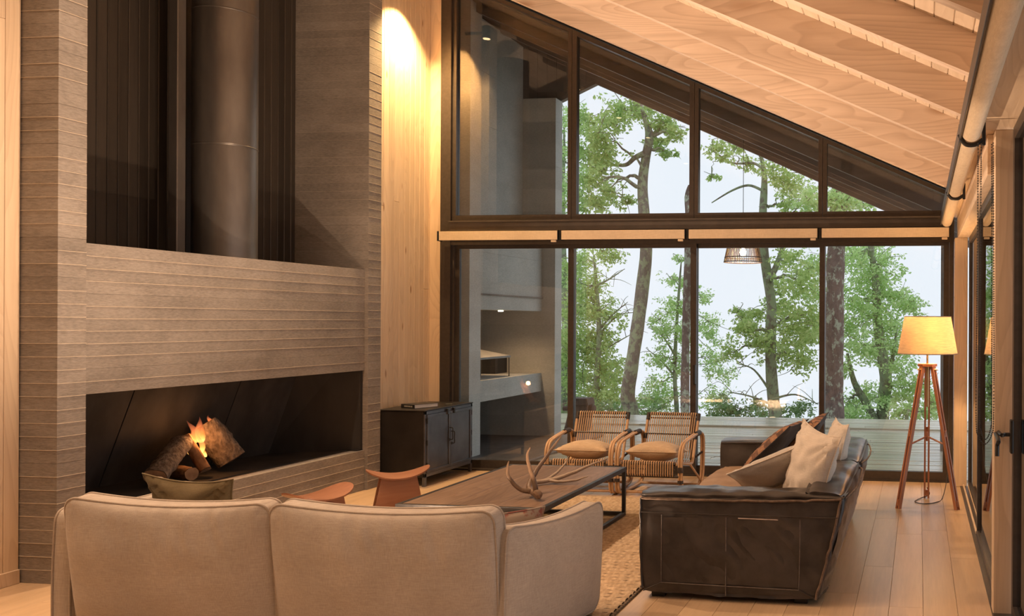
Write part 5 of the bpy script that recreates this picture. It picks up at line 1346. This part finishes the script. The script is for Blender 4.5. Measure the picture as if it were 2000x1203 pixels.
def tree(label, Y, trunk, radii, clusters, leaf, size, seed, bark='bark', dens=0.62, forks=(), tone=0.5, depth=0.8, grp='trees beyond the deck', name='tree', top=None, bare=()):
    rnd = random.Random(seed); base = at(*trunk[0], Y); gz = -0.9 - (Y - 14.3) * 0.32
    root = empty(name, (base.x, base.y, gz - 0.15)); tag(root, label, 'tree', grp)
    off = Vector(root.location); k = 1 / FPX * Y
    pts = [Vector((base.x, base.y, gz - 0.3))] + [at(x, y, Y + 0.15 * sin(i * 1.7 + seed)) for i, (x, y) in enumerate(trunk)]
    rr_ = [radii[0] * 1.15] + list(radii)
    p = spline(pts, 5); r_ = [x * k for x in lerps(rr_, len(p))]
    r_ = [x * (1 + 0.10 * noise.noise(q * 2.5 + Vector((seed, 0, 0)))) for x, q in zip(r_, p)]
    MB().tube([q - off for q in p], r_, 14).build('trunk', MT[bark], root, angle=80)
    skel = list(zip(p, r_))
    for f in forks:
        fp_ = spline([at(x, y, Y + 0.1 * i) for i, (x, y) in enumerate(f[0])], 5)
        fr_ = [x * k for x in lerps(f[1], len(fp_))]
        MB().tube([q - off for q in fp_], fr_, 10).build('limb', MT[bark], root, angle=80); skel += list(zip(fp_, fr_))
    cents = []
    br = MB()
    for (cx, cy, cr) in clusters:
        c = at(cx, cy, Y + rnd.uniform(-depth, depth)); R = cr * k
        # limb from the nearest lower skeleton point
        best = min(skel, key=lambda s: (s[0] - c).length + (3.0 if s[0].z > c.z + 0.3 else 0))
        a = best[0]; mid = (a + c) / 2 + Vector((rnd.uniform(-0.15, 0.15), rnd.uniform(-0.2, 0.2), 0.12 * (c - a).length))
        q = spline([a, mid, c], 6); q = [v + Vector((rnd.uniform(-1, 1), rnd.uniform(-1, 1), rnd.uniform(-1, 1))) * 0.03 for v in q]; q[0] = a
        r0 = min(best[1] * 0.55, 0.045)
        br.tube([v - off for v in q], lerps([r0, r0 * 0.55, 0.005], len(q)), 6)
        skel += [(v, r0 * 0.5) for v in q[6::3]]
        for _ in range(3):
            e = c + Vector((rnd.gauss(0, 1), rnd.gauss(0, 1), rnd.gauss(0.1, 0.8))) * R * 0.9; s0 = q[rnd.randrange(4, len(q))]
            m_ = (s0 + e) / 2 + Vector((rnd.uniform(-1, 1), rnd.uniform(-1, 1), rnd.uniform(-1, 1))) * 0.08
            br.tube([v - off for v in spline([s0, m_, e], 3)], lerps([0.010, 0.004], 7), 5, caps=False)
        nl = int(dens * cr * cr)
        if nl: cents.append((c, R, nl))
    for (cx, cy, dx, dy) in bare:
        a = at(cx, cy, Y); e = at(cx + dx, cy + dy, Y + rnd.uniform(-0.5, 0.5))
        q = spline([a, (a + e) / 2 + Vector((0, 0, rnd.uniform(-0.1, 0.25))), e], 6); br.tube([v - off for v in q], lerps([0.03, 0.018, 0.006], len(q)), 6)
        for _ in range(6):
            s0 = q[rnd.randrange(4, len(q))]; e2 = s0 + Vector((rnd.uniform(-0.5, 0.5), rnd.uniform(-0.3, 0.3), rnd.uniform(-0.25, 0.35)))
            br.tube([v - off for v in spline([s0, (s0 + e2) / 2 + Vector((0, 0, 0.05)), e2], 3)], lerps([0.009, 0.003], 7), 5, caps=False)
    if br.v: br.build('branches', MT[bark], root, angle=80)
    if cents:
        vs, fs, cols = leaves_mb(cents, size, rnd, tone)
        me = bpy.data.meshes.new('foliage'); me.from_pydata([tuple(v - off) for v in vs], [], fs)
        ca = me.color_attributes.new('tone', 'FLOAT_COLOR', 'POINT')
        ca.data.foreach_set('color', [x for c in cols for _ in range(4) for x in (c, c, c, 1.0)])
        me.materials.append(MT[leaf]); o = bpy.data.objects.new('foliage', me); C.objects.link(o); o.parent = root; o['kind'] = 'stuff'
    return root


tree('forked lichened tree leaning behind the left rattan chair', 16.0,
     [(1233, 812), (1226, 775), (1233, 720), (1245, 640), (1255, 560), (1262, 490), (1258, 420), (1255, 360), (1261, 310), (1268, 265), (1258, 225), (1250, 200)], [16, 15, 14, 13, 13, 12, 11, 10, 9, 8, 5, 2],
     [(1215, 215, 32), (1190, 240, 30), (1250, 212, 32), (1300, 238, 32), (1318, 262, 20), (1285, 278, 22), (1165, 265, 32), (1140, 235, 28), (1180, 300, 32), (1140, 300, 28), (1150, 350, 32), (1190, 372, 28), (1225, 395, 18), (1135, 398, 28), (1305, 300, 18), (1175, 330, 25), (1165, 395, 25)],
     'leafA', 0.083, 1, forks=[([(1257, 300), (1240, 308), (1222, 322), (1190, 322)], [6, 5, 4, 2]), ([(1266, 270), (1285, 255), (1310, 240)], [4, 3, 1]), ([(1256, 330), (1242, 306)], [3, 2])], tone=0.4)
tree('leafy tree standing on the slope beside the outdoor grill', 19.0, [(1168, 815), (1166, 740), (1170, 650), (1165, 560), (1160, 500)], [7, 6, 5, 4, 2],
     [(1130, 515, 36), (1190, 495, 28), (1150, 560, 38), (1140, 600, 42), (1175, 610, 36), (1150, 680, 46), (1180, 720, 40), (1130, 740, 42), (1170, 770, 40), (1200, 780, 30), (1125, 660, 36), (1105, 700, 30), (1200, 740, 26), (1180, 660, 30)],
     'leafA', 0.090, 2, 'barkmoss', tone=0.55, bare=((1166, 650, 60, -60), (1165, 660, 80, -50), (1160, 560, 60, -35), (1168, 690, 70, -40), (1160, 590, -50, -50)))
tree('tall leafy tree showing between grill pillar and window mullion', 21.0, [(1102, 815), (1104, 640), (1100, 450), (1102, 250)], [8, 7, 5, 2],
     [(1100, 230, 30), (1098, 300, 30), (1104, 360, 30), (1100, 540, 30), (1104, 600, 32), (1098, 660, 32), (1105, 730, 32), (1100, 780, 26), (1130, 330, 22), (1125, 560, 26)], 'leafB', 0.086, 3, 'barkmoss')
tree('slender bright green young tree between the two dark mullions', 20.0, [(1322, 815), (1318, 740), (1320, 660), (1326, 570), (1331, 505)], [5, 4, 3.4, 2.6, 1],
     [(1330, 508, 15), (1318, 545, 20), (1338, 555, 20), (1312, 595, 26), (1338, 605, 24), (1302, 645, 30), (1332, 655, 28), (1292, 700, 30), (1326, 715, 32), (1284, 748, 30), (1312, 780, 34), (1380, 580, 20), (1384, 630, 28), (1396, 655, 22), (1388, 700, 30), (1408, 730, 26), (1394, 780, 30), (1290, 620, 20), (1275, 785, 26), (1255, 790, 26)],
     'leafB', 0.076, 4, 'barkmoss', tone=0.55, bare=((1322, 700, -55, -60), (1322, 740, -60, -60)))
tree('straight bare dark trunk rising behind the central mullion', 15.6, [(1338, 815), (1338, 740), (1340, 640), (1343, 520), (1345, 430), (1343, 385), (1347, 362)], [9, 8.5, 8, 7.5, 7, 6.5, 3], [], 'leafA', 0.072, 5, 'barkred')
tree('mossy tree with a forked trunk behind the rattan pendant', 17.0,
     [(1514, 818), (1511, 785), (1506, 720), (1505, 650), (1507, 600), (1500, 545), (1492, 490), (1490, 420), (1493, 350), (1488, 312), (1478, 290)], [13, 12, 11, 11, 10, 10, 9, 8, 6, 4, 2],
     [(1440, 285, 18), (1420, 305, 18), (1400, 288, 20), (1462, 322, 18), (1512, 330, 26), (1540, 358, 30), (1562, 388, 30), (1530, 400, 18), (1395, 345, 12), (1545, 505, 26), (1562, 555, 36), (1528, 600, 34), (1572, 615, 36), (1470, 618, 30), (1450, 645, 26), (1482, 660, 30), (1548, 655, 36), (1520, 690, 28), (1432, 690, 20), (1560, 700, 34), (1580, 530, 28), (1520, 560, 22), (1578, 660, 30), (1440, 610, 16)],
     'leafA', 0.083, 6, 'barkmoss', forks=[([(1501, 548), (1516, 520), (1530, 480), (1538, 440)], [7, 6, 5, 3]), ([(1490, 330), (1470, 318), (1430, 318), (1385, 290)], [3, 2.5, 2, 1]), ([(1489, 372), (1462, 362), (1430, 372), (1390, 396)], [3, 2.5, 2, 1])],
     tone=0.6, bare=((1508, 790, -90, -25), (1508, 780, 90, 10), (1508, 770, -70, -60)))
tree('thick lichen-spotted trunk behind the door mullion near the sofa', 15.3, [(1630, 830), (1628, 760), (1630, 640), (1632, 520), (1636, 440), (1640, 380), (1642, 320)], [20, 19, 18, 18, 17, 16, 14],
     [(1652, 392, 30), (1690, 400, 26), (1672, 380, 24), (1625, 392, 22), (1590, 385, 26), (1575, 400, 24)], 'leafB', 0.076, 7, 'barkred', tone=0.6)
tree('broad twin-stemmed tree filling the view behind the tripod lamp', 19.6, [(1724, 820), (1726, 780), (1730, 735), (1716, 650), (1712, 570), (1702, 490), (1690, 440)], [13, 13, 12, 10, 8, 6, 3],
     [(1664, 500, 36), (1700, 490, 40), (1690, 540, 42), (1730, 520, 26), (1672, 590, 42), (1702, 620, 42), (1742, 580, 30), (1770, 590, 26), (1786, 602, 20), (1742, 640, 36), (1762, 680, 30), (1682, 680, 36), (1722, 690, 34), (1780, 760, 30), (1742, 780, 36), (1690, 770, 34), (1655, 790, 24), (1800, 750, 24), (1602, 520, 30), (1592, 575, 30), (1600, 640, 28), (1655, 640, 34), (1750, 720, 26), (1720, 555, 32), (1640, 720, 24)],
     'leafB', 0.086, 8, 'barkmoss', forks=[([(1708, 822), (1690, 785), (1668, 745), (1655, 690)], [10, 8, 6, 3]), ([(1735, 738), (1745, 690), (1752, 640)], [6, 4, 2])], tone=0.55)
tree('low leafy shrub at the deck edge behind the rattan chairs', 18.5, [(1440, 830), (1438, 812), (1432, 795)], [4, 3, 2], [(1400, 806, 22), (1430, 800, 24), (1462, 806, 24), (1490, 812, 20), (1410, 785, 18), (1480, 790, 16), (1540, 808, 22), (1570, 800, 22)], 'leafC', 0.079, 9, 'barkmoss', grp='shrubs at the deck edge', name='shrub')
tree('low leafy shrub under the broad tree by the lamp', 16.8, [(1770, 830), (1772, 812), (1775, 800)], [4, 3, 2], [(1760, 805, 26), (1800, 808, 26), (1820, 800, 20), (1680, 808, 24), (1655, 812, 20), (1820, 780, 20)], 'leafB', 0.079, 10, 'barkmoss', grp='shrubs at the deck edge', name='shrub')
tree('low shrub at the deck edge beside the wooden block', 17.2, [(1190, 828), (1192, 812), (1195, 800)], [4, 3, 2], [(1180, 800, 24), (1205, 808, 22), (1270, 805, 24), (1300, 810, 22), (1130, 800, 26)], 'leafC', 0.079, 11, 'barkmoss', grp='shrubs at the deck edge', name='shrub')
